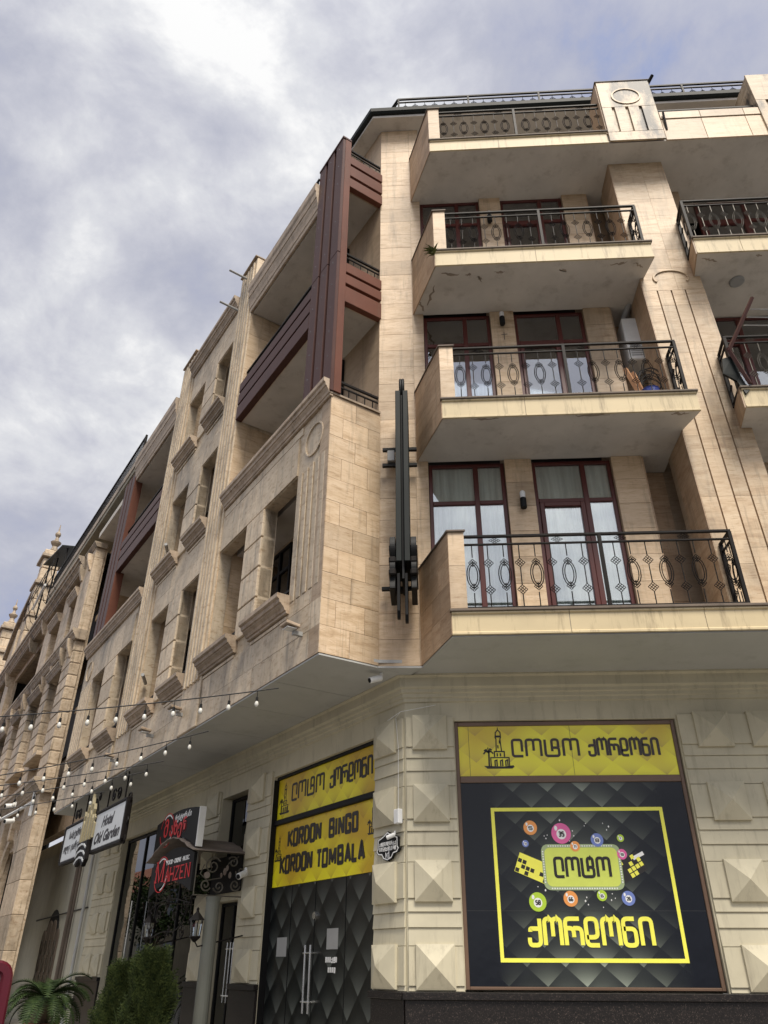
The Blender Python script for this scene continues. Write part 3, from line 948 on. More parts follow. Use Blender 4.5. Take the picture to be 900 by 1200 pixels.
q.ribbon(FP, [(4.52 + 0.30 * math.cos(t / 24 * 2 * math.pi), 12.02 + 0.19 * math.sin(t / 24 * 2 * math.pi)) for t in range(-2, 15)], 0.018, 0.0, 0.022)
q.build('oval_moulding', M['trav_pillar'], B, bevel=0.004)
SP = Fr((0, 0, 0), (0, 1, 0), (-1, 0, 0))
for z0, z1 in LV:
    zz0 = z0
    while zz0 < z1 - 0.05:
        zz1 = min(zz0 + 0.8, z1)
        xm = lx((zz0 + zz1) / 2)
        q = MB()
        q.add([(lx(zz0) - 0.012, PW, zz0), (lx(zz0) - 0.012, PW + 0.62, zz0), (lx(zz0) + 0.03, PW + 0.62, zz0), (lx(zz0) + 0.03, PW, zz0),
               (lx(zz1) - 0.012, PW, zz1), (lx(zz1) - 0.012, PW + 0.62, zz1), (lx(zz1) + 0.03, PW + 0.62, zz1), (lx(zz1) + 0.03, PW, zz1)],
              [(0, 1, 2, 3), (4, 7, 6, 5), (0, 4, 5, 1), (1, 5, 6, 2), (2, 6, 7, 3), (3, 7, 4, 0)])
        q.v = [v + Vector((0, 0.004, 0)) for v in q.v]
        q.build('pillar_stone', M['trav_fin'], B)
        zz0 = zz1

# ---- balcony kit
def lattice(mb, o, x, y, size, r, n=3):
    # small lozenge grid in the plane spanned by x, y
    e1 = (x + y) * 0.5; e2 = (y - x) * 0.5
    for k in range(n + 1):
        t = -size + 2 * size * k / n
        mb.tube([o + e1 * t - e2 * size, o + e1 * t + e2 * size], r, 4)
        mb.tube([o + e2 * t - e1 * size, o + e2 * t + e1 * size], r, 4)
BAL = {}
def baluster_mesh(kind, fr, H, mat):
    k = (kind, round(fr.x.x, 3), round(fr.x.y, 3), round(H, 2), mat.name)
    if k in BAL:
        return BAL[k]
    q = MB()
    X = fr.x; Z = Vector((0, 0, 1))
    rr = 0.008
    if kind == 'A':
        q.tube([Z * 0, Z * H * 0.19], rr, 5); q.tube([Z * H * 0.34, Z * H * 0.62], rr, 5); q.tube([Z * H * 0.78, Z * H], rr, 5)
        lattice(q, Z * H * 0.265, X, Z, 0.068, 0.0052)
        lattice(q, Z * H * 0.70, X, Z, 0.068, 0.0052)
    else:
        q.tube([Z * 0, Z * H * 0.22], rr, 5); q.tube([Z * H * 0.80, Z * H], rr, 5)
        lattice(q, Z * H * 0.31, X, Z, 0.056, 0.005)
        lattice(q, Z * H * 0.71, X, Z, 0.056, 0.005)
        for rx_, rz_ in ((0.086, 0.185), (0.058, 0.150)):
            q.tube([Z * H * 0.51 + X * rx_ * math.cos(t / 16 * 2 * math.pi) + Z * rz_ * math.sin(t / 16 * 2 * math.pi) for t in range(16)], 0.007, 4, closed=True)
    BAL[k] = q.mesh('baluster', mat)
    return BAL[k]
def railing(par, fr, u0, u1, w_, zb, H=1.14, posts=(), pitch=0.208, mat=None, start='B', light=None, toplat=True):
    mat = mat or M['iron']; lm = light or mat
    q = MB()
    q.box(fr, u0, u1, w_ - 0.022, w_ + 0.022, zb + H - 0.035, zb + H)
    q.box(fr, u0, u1, w_ - 0.016, w_ + 0.016, zb + H - 0.155, zb + H - 0.130)
    q.box(fr, u0, u1, w_ - 0.018, w_ + 0.018, zb + 0.05, zb + 0.08)
    q.each('rail', mat, par, bevel=0.004)
    for p in posts:
        MB().box(fr, p - 0.023, p + 0.023, w_ - 0.023, w_ + 0.023, zb, zb + H - 0.036).build('rail_post', mat, par)
    n = max(1, int(round((u1 - u0) / pitch)))
    h = H - 0.155 - 0.08
    for i in range(n):
        u = u0 + (u1 - u0) * (i + 0.5) / n
        if any(abs(u - p) < 0.05 for p in posts):
            continue
        kind = 'B' if (i % 2 == 0) == (start == 'B') else 'A'
        inst('baluster', baluster_mesh(kind, fr, h, lm), par, fr.p(u, w_, zb + 0.08))
    if toplat:
        q = MB()
        for i in range(0, n, 4):
            u = u0 + (u1 - u0) * (i + 2.0) / n
            if u > u1 - 0.1: continue
            o_ = fr.p(u, w_, zb + H - 0.083)
            lattice(q, o_, fr.x * 1.9, Vector((0, 0, 1)), 0.042, 0.004)
        q.build('rail_ornament', lm, par)

YB = 8.95
FB = Fr((0, YB, 0), (1, 0, 0), (0, -1, 0))
def fascia(par, x0, x1, zb, zt, joints):
    xs = [x0] + list(joints) + [x1]
    for a, b in zip(xs[:-1], xs[1:]):
        q = MB()
        # slightly raked panel with a shadow lip at the head and a small drip at the foot
        P = [(0.0, zb), (0.028, zb + 0.004), (0.028, zb + 0.03), (0.012, zb + 0.045), (0.012, zt - 0.065), (0.034, zt - 0.05), (0.034, zt - 0.03), (0.0, zt - 0.03)]
        vs = [FB.p(u, w_, z) for u in (a + 0.004, b - 0.004) for w_, z in P]
        n = len(P)
        q.add(vs, [tuple(range(n)), tuple(range(2 * n - 1, n - 1, -1))] + [(i, i + n, (i + 1) % n + n, (i + 1) % n) for i in range(n)])
        q.build('fascia_panel', M['ivory'], par)
    MB().box(FB, x0 - 0.02, x1 + 0.02, -0.10, 0.055, zt - 0.028, zt + 0.012).build('slab_edge', M['lip'], par, bevel=0.008)

def fin(par, zb, top_h, xb=-0.05, xf=0.355):
    # angled stone screen wall at the left end of a balcony; rises from the slab's underside
    zt = zb + top_h
    b = Vector((xb, 10.05, 0)); f = Vector((xf, YB - 0.01, 0))
    d = (f - b).normalized()
    n = Vector((-1, 0, 0)); n = (n - d * n.dot(d)).normalized()
    fr = Fr(b, d, n)
    Lf = (f - b).length
    q = MB()
    top = [(b.x, b.y), (f.x + 0.005, f.y), (f.x + 0.225, f.y), (0.16, 10.05)]
    core = [(b.x + 0.02, b.y), (f.x + 0.022, f.y + 0.02), (f.x + 0.215, f.y + 0.02), (0.15, 10.05)]
    q.slab(core, zb + 0.003, zt - 0.03)
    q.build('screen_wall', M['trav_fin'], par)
    rows = max(1, round((zt - 0.03 - zb) / 0.36)); h = (zt - 0.03 - zb) / rows
    for r in range(rows):
        sp = Lf * (0.42 if r % 2 else 0.66)
        for a, c in ((0, sp), (sp, Lf)):
            MB().box(fr, a + 0.002, c - 0.002, -0.018, random.uniform(-0.001, 0.001), zb + r * h + 0.002, zb + (r + 1) * h - 0.002).build('stone_tile', M['trav_fin'], par)
    # front end face above the fascia
    z = zb + 0.37
    for z2 in (zb + 0.37 + (top_h - 0.40) * 0.55, zt - 0.03):
        MB().box(FB, f.x + 0.004, f.x + 0.22, -0.012, 0.012, z + 0.002, z2 - 0.002).build('stone_tile', M['trav'], par)
        z = z2
    MB().slab([(top[0][0] - 0.015, top[0][1]), (top[1][0] - 0.02, top[1][1] - 0.03), (top[2][0] + 0.02, top[2][1] - 0.03), (top[3][0], top[3][1])], zt - 0.03, zt).build('coping', M['lip'], par, bevel=0.004)

def balcony(zs, x1, zt, joints, topH, rail_z, post, right_end=True, rail_x1=4.18):
    bl = MB()
    yb = 10.56
    if right_end:
        poly = [(0.355, YB + 0.0), (x1, YB), (x1, YB + 0.0), (4.06, PW - 0.001), (4.06, yb), (3.6, yb), (3.6, 10.08), (-0.04, 10.08)]
        poly = [(0.36, YB), (x1, YB), (4.0 + 0.05, PW + 0.03), (4.08, yb), (3.6, yb), (3.6, 10.08), (-0.04, 10.08)]
    else:
        poly = [(0.36, YB), (x1, YB), (x1, yb), (3.6, yb), (3.6, 10.08), (-0.04, 10.08)]
    bl.slab(poly, zs + 0.002, zt - 0.03)
    par = bl.build('balcony', M['soffit'] if zs > 6 else M['soffit_ground'], B)
    fascia(par, 0.36, x1, zs, zt, joints)
    if right_end:
        MB().add([], [])
    fin(par, zs, topH)
    railing(par, FB, 0.575, rail_x1, -0.08, zt, rail_z, posts=post)
    return par
b1 = balcony(S1, 7.6, 5.53, (1.86, 3.55), 1.53, 1.15, (2.42, 4.16), right_end=False)
b2 = balcony(S2, 4.20, 9.05, (1.62,), 1.49, 1.13, (2.35, 4.10), rail_x1=4.12)
b3 = balcony(S3, 4.13, 12.44, (2.12,), 1.50, 1.12, (2.30, 4.04), rail_x1=4.06)
for par, zt, x in ((b1, 5.53, 4.16), (b2, 9.05, 4.10), (b3, 12.44, 4.04)):
    # short return rail to the pillar
    fr = Fr((x, YB + 0.08, 0), (0, 1, 0), (1, 0, 0))
    railing(par, fr, 0.02, 0.36, 0.0, zt, 1.13, posts=(0.34,), pitch=0.17, toplat=False)
# top (fourth) balcony slab runs on past the pillar
bl = MB(); bl.slab([(0.36, YB), (7.8, YB), (7.8, 10.9), (-0.04, 10.9), (-0.04, 10.08)], S4 + 0.002, 15.68)
b4 = bl.build('balcony', M['soffit'], B)
fascia(b4, 0.36, 3.86, S4, 15.72, (1.72,))
fin(b4, S4, 1.48)
railing(b4, FB, 0.56, 3.9, -0.08, 15.72, 1.10, posts=(2.12,))
# pillar head box with oval and three slots
q = MB()
q.box(FB, 3.88, 4.93, -0.55, 0.028, 15.69, 17.34)
q.box(FB, 6.92, 7.95, -0.55, 0.028, 15.36, 17.34)
q.each('pillar_head', M['trav_stain'], b4)
hx = Fr((0, YB - 0.03, 0), (1, 0, 0), (0, -1, 0))
q = MB()
def add_head(z0, z1, a=3.87, b=4.94):
    MB().box(hx, a, b, -0.002, 0.035, z0, z1).build('pillar_stone', M['trav_stain'], b4, bevel=0.004)
    MB().box(hx, a + 3.04, b + 3.04, -0.002, 0.035, z0, z1).build('pillar_stone', M['trav_stain'], b4, bevel=0.004)
add_head(15.345, 15.62)
for a, b in ((3.87, 4.06), (4.12, 4.33), (4.39, 4.60), (4.66, 4.94)):
    add_head(15.624, 16.46, a, b)
add_head(16.464, 17.36)
MB().box(hx, 3.84, 4.97, -0.6, 0.05, 17.362, 17.40).build('coping', M['lip'], b4, bevel=0.01)
q = MB(); q.ribbon(hx, [(4.40 + 0.28 * math.cos(t / 20 * 2 * math.pi), 16.82 + 0.26 * math.sin(t / 20 * 2 * math.pi)) for t in range(20)], 0.016, 0.035, 0.052, closed=True)
q.build('oval_moulding', M['trav_pillar'], b4)
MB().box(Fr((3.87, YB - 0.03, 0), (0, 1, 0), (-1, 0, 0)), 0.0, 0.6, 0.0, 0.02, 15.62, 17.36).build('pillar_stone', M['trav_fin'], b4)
# right-hand parapet band with its groove and rail
xs = [4.96, 5.75, 6.6, 7.6]
for a, b in zip(xs[:-1], xs[1:]):
    MB().box(FB, a + 0.003, b - 0.003, 0.002, 0.03, 15.34, 16.0).build('parapet_stone', M['trav'], b4, bevel=0.004)
    MB().box(FB, a + 0.003, b - 0.003, -0.15, 0.045, 16.02, 16.24).build('parapet_stone', M['trav'], b4, bevel=0.004)
MB().box(FB, 4.9, 7.6, -0.16, 0.03, 16.242, 16.275).build('coping', M['lip'], b4)
q = MB(); q.box(FB, 4.9, 7.6, -0.12, -0.07, 16.46, 16.50); q.box(FB, 4.9, 7.6, -0.11, -0.08, 16.36, 16.38)
for u in (5.3, 6.3, 7.3):
    q.box(FB, u, u + 0.04, -0.115, -0.075, 16.27, 16.46)
q.build('rail', M['iron'], b4)
# drain spouts
q = MB(); q.tube([(4.93, 8.93, 17.28), (5.03, 8.82, 17.42)], 0.035, 8)
q.tube([(5.02, 8.92, 15.66), (5.02, 8.86, 16.15)], 0.022, 6)
q.each('drain_spout', M['iron'], b4)

# flaking paint on the undersides
def peel(par, cx, cy, z, L_, a, seed):
    rnd = random.Random(seed); pts = []
    n = 9
    up = []; dn = []
    for i in range(n):
        t_ = i / (n - 1) - 0.5
        x = cx + math.cos(a) * L_ * t_ + rnd.uniform(-.02, .02); y = cy + math.sin(a) * L_ * t_ + rnd.uniform(-.02, .02)
        wd = (0.5 - abs(t_)) * 0.07 * rnd.uniform(0.3, 1.0) + 0.004
        up.append((x - math.sin(a) * wd, y + math.cos(a) * wd)); dn.append((x + math.sin(a) * wd, y - math.cos(a) * wd))
    MB().slab(up + dn[::-1], z - 0.003, z + 0.001).build('paint_flake', M['flake'], par)
for k, (x, y, L_, a) in enumerate(((0.62, 9.12, 0.34, 0.15), (0.95, 9.16, 0.10, 0.2), (1.15, 9.25, 0.16, 1.0), (1.5, 9.12, 0.18, 0.1), (0.28, 9.62, 0.5, 1.9), (0.12, 9.86, 0.28, 1.2), (2.6, 9.15, 0.16, 0.3), (3.55, 9.05, 0.3, -0.2), (3.9, 9.1, 0.22, 0.5))):
    peel(b3, x, y, 12.042, L_, a, k)
for k, (x, y, L_, a) in enumerate(((3.9, 9.0, 0.25, 0.1), (1.0, 8.98, 0.4, 0.02), (2.6, 8.98, 0.5, 0.0))):
    peel(b2, x, y, 8.672, L_, a, 40 + k)
# right-hand balconies
def right_balcony(zs, zt, rh, x0=4.82):
    q = MB(); q.slab([(x0 + 0.01, YB - 0.04), (7.8, YB - 0.04), (7.8, 10.6), (5.0, 10.6), (4.93, PW + 0.03)], zs + 0.002, zt - 0.03)
    par = q.build('balcony', M['soffit'], B)
    q = MB(); q.add([(x0, YB - 0.05, zs), (x0 + 0.1, PW, zs), (x0 + 0.1, PW, zt), (x0, YB - 0.05, zt), (x0 + 0.02, YB - 0.05, zs), (x0 + 0.12, PW, zs), (x0 + 0.12, PW, zt), (x0 + 0.02, YB - 0.05, zt)],
                    [(0, 1, 2, 3), (4, 7, 6, 5), (0, 4, 5, 1), (2, 6, 7, 3), (0, 3, 7, 4), (1, 5, 6, 2)])
    q.build('side_stone', M['trav_fin'], par)
    global FB
    keep = FB
    FB = Fr((0, YB - 0.04, 0), (1, 0, 0), (0, -1, 0))
    fascia(par, x0 + 0.02, 7.8, zs, zt, (5.62, 6.9))
    FB = keep
    fr = Fr((0, YB - 0.04, 0), (1, 0, 0), (0, -1, 0))
    railing(par, fr, x0 + 0.02, 7.7, -0.05, zt, rh, posts=(x0 + 0.045,), light=M['iron_light'])
    fr2 = Fr((x0 + 0.04, YB - 0.02, 0), (0.14, 1, 0), (-1, 0, 0))
    railing(par, fr2, 0.03, 0.46, 0.0, zt, rh, posts=(0.44,), pitch=0.2, toplat=False)
    return par
rb3 = right_balcony(S3, 12.44, 1.08)
rb2 = right_balcony(S2, 9.05, 1.10)
for k, (x, y, L_, a) in enumerate(((5.1, 9.05, 0.3, 0.3), (5.9, 9.0, 0.1, 0.2))):
    peel(rb3, x, y, 12.042, L_, a, 60 + k)
q = MB(); q.box(FU, 5.02, 9.0, -0.62, -0.30, 5.2, 8.67)
q.box(FU, 5.02, 5.08, -0.62, -0.30, 8.67, 15.4)
q.box(FU, 5.0, 5.5, -0.5, -0.05, 12.4, 15.4)
q.box(FU, 8.6, 9.2, -0.5, -0.05, 5.2, 18)
q.each('wall_core', M['trav_dark'], B)
window(FU, 5.1, 6.9, 9.07, 12.02, 0.5, 0.80, w_=-0.36, parent=B)
window(FU, 5.9, 7.9, 12.44, 15.36, 0.5, 0.80, w_=-0.36, cur=False, parent=B)
q = MB(); q.disc(FU, 0, 0, 0.1, 0, 0.01)
q = MB(); q.lathe((5.72, 9.55, 12.0), [(0.13, 0.038), (0.13, 0.02), (0.11, 0.0), (0.02, -0.004)], 20)
q.build('vent_disc', M['grey_plastic'], B, smooth=False)

# ---- attic, eaves, gutter, roof and roof railing
q = MB()
q.box(FU, 0.14, 11, -0.9, -0.45, 15.68, 17.9)
q.build('attic_wall', M['attic'], B)
EI = Vector((-0.68, 10.05, 0))
def off_pt(d):       # corner point offset outward by d from both the front wall and the inner left wall
    m_ = (FN + LN); m_ = m_ / (m_.length ** 2) * 2
    return EI + m_ * d
c_out = off_pt(0.33)
q = MB()
le = EI + LX * 16 + LN * 0.33
q.slab([(11, 10.05 - 0.33), (c_out.x, c_out.y), (le.x, le.y), ((EI + LX * 16).x - 0, (EI + LX * 16).y), ((EI + LX * 16).x + 6, (EI + LX * 16).y + 3), (11, 16)], 17.91, 17.985)
q.build('eave_soffit', M['soffit'], B)
sweep([Vector((11, 10.05, 0)), EI, EI + LX * 16], [FN, (FN + LN) / ((FN + LN).length ** 2) * 2, LN], [(0.29, 17.99), (0.38, 17.99), (0.42, 18.03), (0.43, 18.13), (0.29, 18.13)], 'gutter', M['gutter'], B)
q = MB()
q.slab([(11, 10.1 - 0.33), (c_out.x + 0.1, c_out.y + 0.05), (le.x + .1, le.y + .05), ((EI + LX * 16).x + 6, (EI + LX * 16).y + 3), (11, 16)], 17.99, 18.12)
q.build('roof', M['gutter'], B)
# roof rail: a row of small lozenges and fans between two rails
RY = 10.2
FRR = Fr((0, RY, 0), (1, 0, 0), (0, -1, 0))
q = MB(); q.box(FRR, -0.3, 11, -0.02, 0.02, 19.40, 19.445); q.box(FRR, -0.3, 11, -0.015, 0.015, 19.28, 19.305); q.box(FRR, -0.3, 11, -0.015, 0.015, 18.5, 18.53)
rl = q.build('roof_railing', M['iron'], B)
for u in (-0.28, 1.38, 3.05, 4.7, 6.4):
    MB().box(FRR, u - 0.02, u + 0.02, -0.02, 0.02, 18.18, 19.4).build('rail_post', M['iron'], rl)
orn_a = MB(); lattice(orn_a, Vector((0, 0, 0)), Vector((1, 0, 0)), Vector((0, 0, 1)), 0.075, 0.007); orn_a.tube([(0, 0, 0.07), (0, 0, 0.165)], 0.006, 4); orn_a.tube([(0, 0, -0.07), (0, 0, -0.44)], 0.006, 4)
orn_a = orn_a.mesh('rail_ornament', M['iron'])
orn_b = MB(); lattice(orn_b, Vector((0, 0, 0)), Vector((1, 0, 0)), Vector((0, 0, 1)), 0.05, 0.006)
orn_b.tube([(0, 0, 0.05), (0, 0, 0.165)], 0.006, 4)
for s_ in (-1, 1):
    orn_b.tube([(0, 0, 0), (s_ * 0.06, 0, -0.10), (s_ * 0.13, 0, -0.16)], 0.009, 4)
    orn_b.tube([(0, 0, -0.05), (s_ * 0.05, 0, -0.44)], 0.006, 4)
orn_b = orn_b.mesh('rail_ornament', M['iron'])
i = 0; u = -0.12
while u < 10.9:
    inst('rail_ornament', orn_b if i % 2 == 0 else orn_a, rl, FRR.p(u, 0, 19.12))
    u += 0.232; i += 1
FRL = Fr((-0.3, RY, 0), LX, LN)
q = MB(); q.box(FRL, 0, 9, -0.02, 0.02, 19.40, 19.445); q.box(FRL, 0, 9, -0.015, 0.015, 19.28, 19.305)
q.build('rail', M['iron'], rl)

# ================================================================== LEFT FACADE (upper)
# return wall of the bay (warm stone), s = 0 face
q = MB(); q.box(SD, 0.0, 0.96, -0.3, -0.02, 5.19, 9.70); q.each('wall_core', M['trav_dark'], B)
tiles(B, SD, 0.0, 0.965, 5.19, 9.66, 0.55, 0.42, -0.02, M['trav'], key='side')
MB().box(SD, -0.04, 0.95, -0.26, 0.03, 9.662, 9.70).build('coping', M['cornice'], B)

ops1 = [(1.07, 2.29, 6.42, 8.62), (3.02, 4.34, 6.42, 8.62)]
opsm = []
for za, zb_ in ((6.42, 8.62), (9.93, 11.93), (13.3, 15.25)):
    opsm += [(5.37, 6.42, za, zb_), (7.24, 8.52, za, zb_)]
opse = [(10.02, 11.2, 6.42, 8.62), (12.3, 13.72, 6.42, 8.62)]
W0, W1 = -0.25, -0.02
q = MB()
wall_open(q, LU, 0.025, 4.36, 5.19, 9.62, W0, W1, ops1)
wall_open(q, LU, 5.34, 8.54, 5.19, 16.3, W0, W1, opsm)
wall_open(q, LU, 10.0, 15.0, 5.19, 9.62, W0, W1, opse)
q.build('facade_wall', M['trav_grey'], B)
# tiles of the band under the windows and the spandrels
for a, b in ((0.0, 4.36), (5.34, 8.54), (9.98, 15.0)):
    tiles(B, LU, a, b, 5.19, 6.02, 0.78, 0.415, W1, M['trav_grey'], key='band')
for z0, z1 in ((8.64, 9.52), (11.95, 12.85), (15.28, 16.28)):
    tiles(B, LU, 5.36, 8.52, z0, z1, 0.8, 0.45, W1, M['trav_grey'], key='band')
# raised frieze panels over first floor openings
for a, b in ((1.07, 4.34), (10.02, 13.7)):
    n_ = 4
    for i in range(n_):
        MB().box(LU, a + (b - a) * i / n_ + .002, a + (b - a) * (i + 1) / n_ - .002, W1, 0.012, 8.64, 9.40).build('stone_tile', M['trav_grey'], B)
MB().box(LU, 0.97, 4.36, W1, 0.0, 9.44, 9.6).build('stone_tile', M['trav_grey'], B)
# fluted panels with ovals at the ends
def flutes(u0, u1, z0, z1, n, w0, w1, mat, name='fluting', half=0.5):
    q = MB(); p = (u1 - u0) / n
    for i in range(n):
        q.box(LU, u0 + p * (i + 0.5 - half / 2), u0 + p * (i + 0.5 + half / 2), w0, w1, z0, z1)
    return q.build(name, mat, B, bevel=0.008)
for a, b in ((0.02, 1.05), (13.78, 14.98)):
    MB().box(LU, a, b, W1, -0.004, 5.19 + 0.84, 6.26).build('stone_tile', M['trav_grey'], B)
    flutes(a + 0.06, b - 0.02, 6.27, 8.6, 5, W1, 0.004, M['trav_grey'], half=0.62)
    q = MB(); c = (a + b) / 2
    q.ribbon(LU, [(c + 0.30 * math.cos(t / 22 * 2 * math.pi), 9.08 + 0.30 * math.sin(t / 22 * 2 * math.pi)) for t in range(22)], 0.014, W1, 0.008, closed=True)
    q.build('oval_moulding', M['trav_grey'], B)
# fluted pilasters
def pilaster(u0, u1, zt):
    q = MB(); q.box(LU, u0, u1, -0.96, 0.03, 5.19, zt); q.build('pilaster', M['trav_grey'], B, bevel=0.01)
    flutes(u0 + 0.05, u1 - 0.05, 6.05, zt - 0.12, 5, 0.03, 0.075, M['trav_grey'], half=0.5)
    q = MB()
    q.box(LU, u0 - 0.02, u1 + 0.02, -0.9, 0.10, zt, zt + 0.05)
    q.build('coping', M['cornice'], B, bevel=0.01)
    # reveal stones towards the viewer follow, their sunlit warmth put into the colour
pilaster(4.38, 5.32, 17.35)
pilaster(8.56, 9.62, 17.35)
for u in (4.38, 8.56):
    fr = Fr(LU.p(u, 0, 0), -LN, -LX)
    for z0, z1 in ((9.95, 11.9), (12.6, 15.3), (5.9, 9.6)):
        tiles(B, fr, 0.0, 0.9, z0, z1, 0.9, 0.65, 0.0, M['trav'], thick=0.015, key='rev%s' % u, stagger=False)
# drain spouts near pilaster tops
q = MB()
for u, z in ((4.9, 17.0), (5.3, 16.2)):
    q.tube([LU.p(u, 0.05, z), LU.p(u + 0.05, 0.55, z + 0.08)], 0.03, 8)
q.each('drain_spout', M['grey_plastic'], B)

# pier blocks between paired windows
def pier(u0, u1, z0, z1, n):
    h = (z1 - z0) / n
    q = MB(); q.box(LU, u0 + 0.015, u1 - 0.015, -0.22, W1 - 0.005, z0, z1); q.build('pier_core', M['lip'], B)
    for i in range(n):
        MB().box(LU, u0, u1, -0.24, 0.025, z0 + i * h + 0.012, z0 + (i + 1) * h - 0.012).build('pier_block', M['trav_grey'], B, bevel=0.012)
for u0, u1, z0, z1 in ((2.29, 3.02, 6.3, 8.62), (11.2, 12.3, 6.3, 8.62), (6.42, 7.24, 6.3, 8.62), (6.42, 7.24, 9.75, 11.93), (6.42, 7.24, 13.15, 15.25)):
    pier(u0, u1, z0, z1, 4)

# sill cornices
def moulding(fr, u0, u1, z0, z1, proj, name='sill', mat=None, steps=5, par=None, w0=-0.02):
    H_ = z1 - z0; D_ = proj
    P = [(w0, z0), (0.02, z0), (D_ * 0.22, z0 + H_ * 0.02), (D_ * 0.24, z0 + H_ * 0.14), (D_ * 0.34, z0 + H_ * 0.16), (D_ * 0.42, z0 + H_ * 0.30), (D_ * 0.62, z0 + H_ * 0.44), (D_ * 0.64, z0 + H_ * 0.50),
         (D_ * 0.76, z0 + H_ * 0.52), (D_ * 0.82, z0 + H_ * 0.70), (D_ * 0.94, z0 + H_ * 0.74), (D_, z0 + H_ * 0.78), (D_, z0 + H_)]
    P += [(w0, z1)]
    n = len(P)
    q = MB()
    vs = [fr.p(u, w_, z) for u in (u0, u1) for w_, z in P]
    q.add(vs, [tuple(range(n)), tuple(range(2 * n - 1, n - 1, -1))] + [(i, i + n, (i + 1) % n + n, (i + 1) % n) for i in range(n)])
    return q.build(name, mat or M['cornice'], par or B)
for a, b in ((1.07, 2.29), (3.02, 4.34), (5.37, 6.42), (7.24, 8.52), (10.02, 11.2), (12.3, 13.72)):
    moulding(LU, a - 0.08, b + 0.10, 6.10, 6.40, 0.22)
    MB().box(LU, a - 0.02, b + 0.04, W1, 0.012, 6.03, 6.08).build('sill_band', M['trav_grey'], B)
for a, b in ((5.37, 6.42), (7.24, 8.52)):
    for z in (9.93, 13.3):
        moulding(LU, a - 0.06, b + 0.08, z - 0.32, z - 0.02, 0.22)
        MB().box(LU, a - 0.02, b + 0.04, W1, 0.012, z - 0.40, z - 0.34).build('sill_band', M['trav_grey'], B)
# long cornices
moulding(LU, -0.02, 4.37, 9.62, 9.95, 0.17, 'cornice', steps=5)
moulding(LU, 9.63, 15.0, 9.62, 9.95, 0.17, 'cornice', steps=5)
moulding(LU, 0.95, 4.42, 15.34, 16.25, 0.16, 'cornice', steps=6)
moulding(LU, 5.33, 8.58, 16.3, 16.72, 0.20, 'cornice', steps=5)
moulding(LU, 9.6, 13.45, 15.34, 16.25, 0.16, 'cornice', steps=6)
moulding(LU, 15.0, 15.0 + 0.01, 5.2, 5.25, 0.01, 'cornice', steps=1)
# sill guard rails and dark loggias behind the openings
for a, b in ((1.07, 2.29), (3.02, 4.34), (5.37, 6.42), (7.24, 8.52), (10.02, 11.2), (12.3, 13.72)):
    for z in (6.42,) if (a < 5 or a > 9) else (6.42, 9.93, 13.3):
        q = MB(); q.box(LU, a, b, -0.16, -0.12, z + 0.20, z + 0.24); q.box(LU, a, b, -0.155, -0.125, z + 0.11, z + 0.135)
        u = a + 0.08
        while u < b:
            q.box(LU, u, u + 0.014, -0.15, -0.135, z, z + 0.2); u += 0.12
        q.build('guard_rail', M['iron'], B)
# inner wall with dark glazed doors
for z0, z1 in ((6.0, 8.55), (9.95, 11.9), (13.2, 15.2)):
    for a, b in ((1.3, 2.35), (3.0, 3.95), (5.6, 6.5), (7.5, 8.4), (10.2, 11.2), (12.3, 13.4)):
        window(Fr(LU.p(0, -0.96, 0), LX, LN), a, b, z0, z1, 0.5, 0.8, w_=0.06, glass='glass_dark', cur=False, door=False, mat='black')
# floor slabs of the bays (undersides are the loggia ceilings)
q = MB()
for z0, z1 in ((8.66, 8.85), (11.97, 12.2), (15.33, 15.55)):
    q.box(LU, 0.02, 4.36, -0.96, -0.36 if z0 < 9 else -0.03, z0, z1)
    q.box(LU, 5.34, 8.54, -0.96, -0.36, z0, z1)
    q.box(LU, 9.64, 18.0 if z0 > 15 else 15.0, -0.96, -0.36 if z0 < 9 else -0.03, z0, z1)
q.box(LU, 0.3, 4.36, -0.96, -0.3, 9.5, 9.68)
q.each('loggia_slab', M['soffit'], B)
q = MB()
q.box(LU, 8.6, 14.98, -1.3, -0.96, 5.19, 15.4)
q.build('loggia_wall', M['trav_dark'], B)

# ---- brown clad frames
def vboards(par, segs, z0, z1, w1=0.06):
    for a, b in segs:
        MB().box(LU, a, b, -0.09, w1, z0, z1).build('cladding_board', M['brown'], par, bevel=0.008)
fr1 = MB().box(LU, 0.06, 0.93, -0.13, -0.02, 9.72, 16.62).build('clad_post', M['brown'], B)
vboards(fr1, ((-0.05, 0.24), (0.33, 0.60), (0.69, 0.96)), 9.70, 13.09)
vboards(fr1, ((-0.05, 0.24), (0.33, 0.60), (0.69, 0.96)), 13.10, 16.66)
MB().box(LU, -0.07, 0.97, -0.14, 0.075, 16.662, 16.72).build('cladding_board', M['brown'], fr1, bevel=0.006)
q = MB()
for u in (0.095, 0.465, 0.825):
    for k in range(12):
        q.disc(LU, u, 9.95 + k * 0.59, 0.011, 0.059, 0.066, 6)
o = q.build('board_screws', M['steel'], fr1); o['kind'] = 'stuff'
MB().box(SD, 0.0, 0.14, -0.04, 0.062, 9.70, 16.655).build('cladding_board', M['brown_side'], fr1, bevel=0.006)
for z0, z1 in ((11.95, 12.32), (12.38, 12.68), (12.74, 13.0)):
    MB().box(LU, 0.975, 4.36, -0.09, 0.055, z0, z1).build('cladding_board', M['brown'], fr1, bevel=0.008)
MB().box(LU, 0.975, 4.36, -0.10, -0.03, 11.96, 13.02).build('clad_beam', M['trav'], fr1)
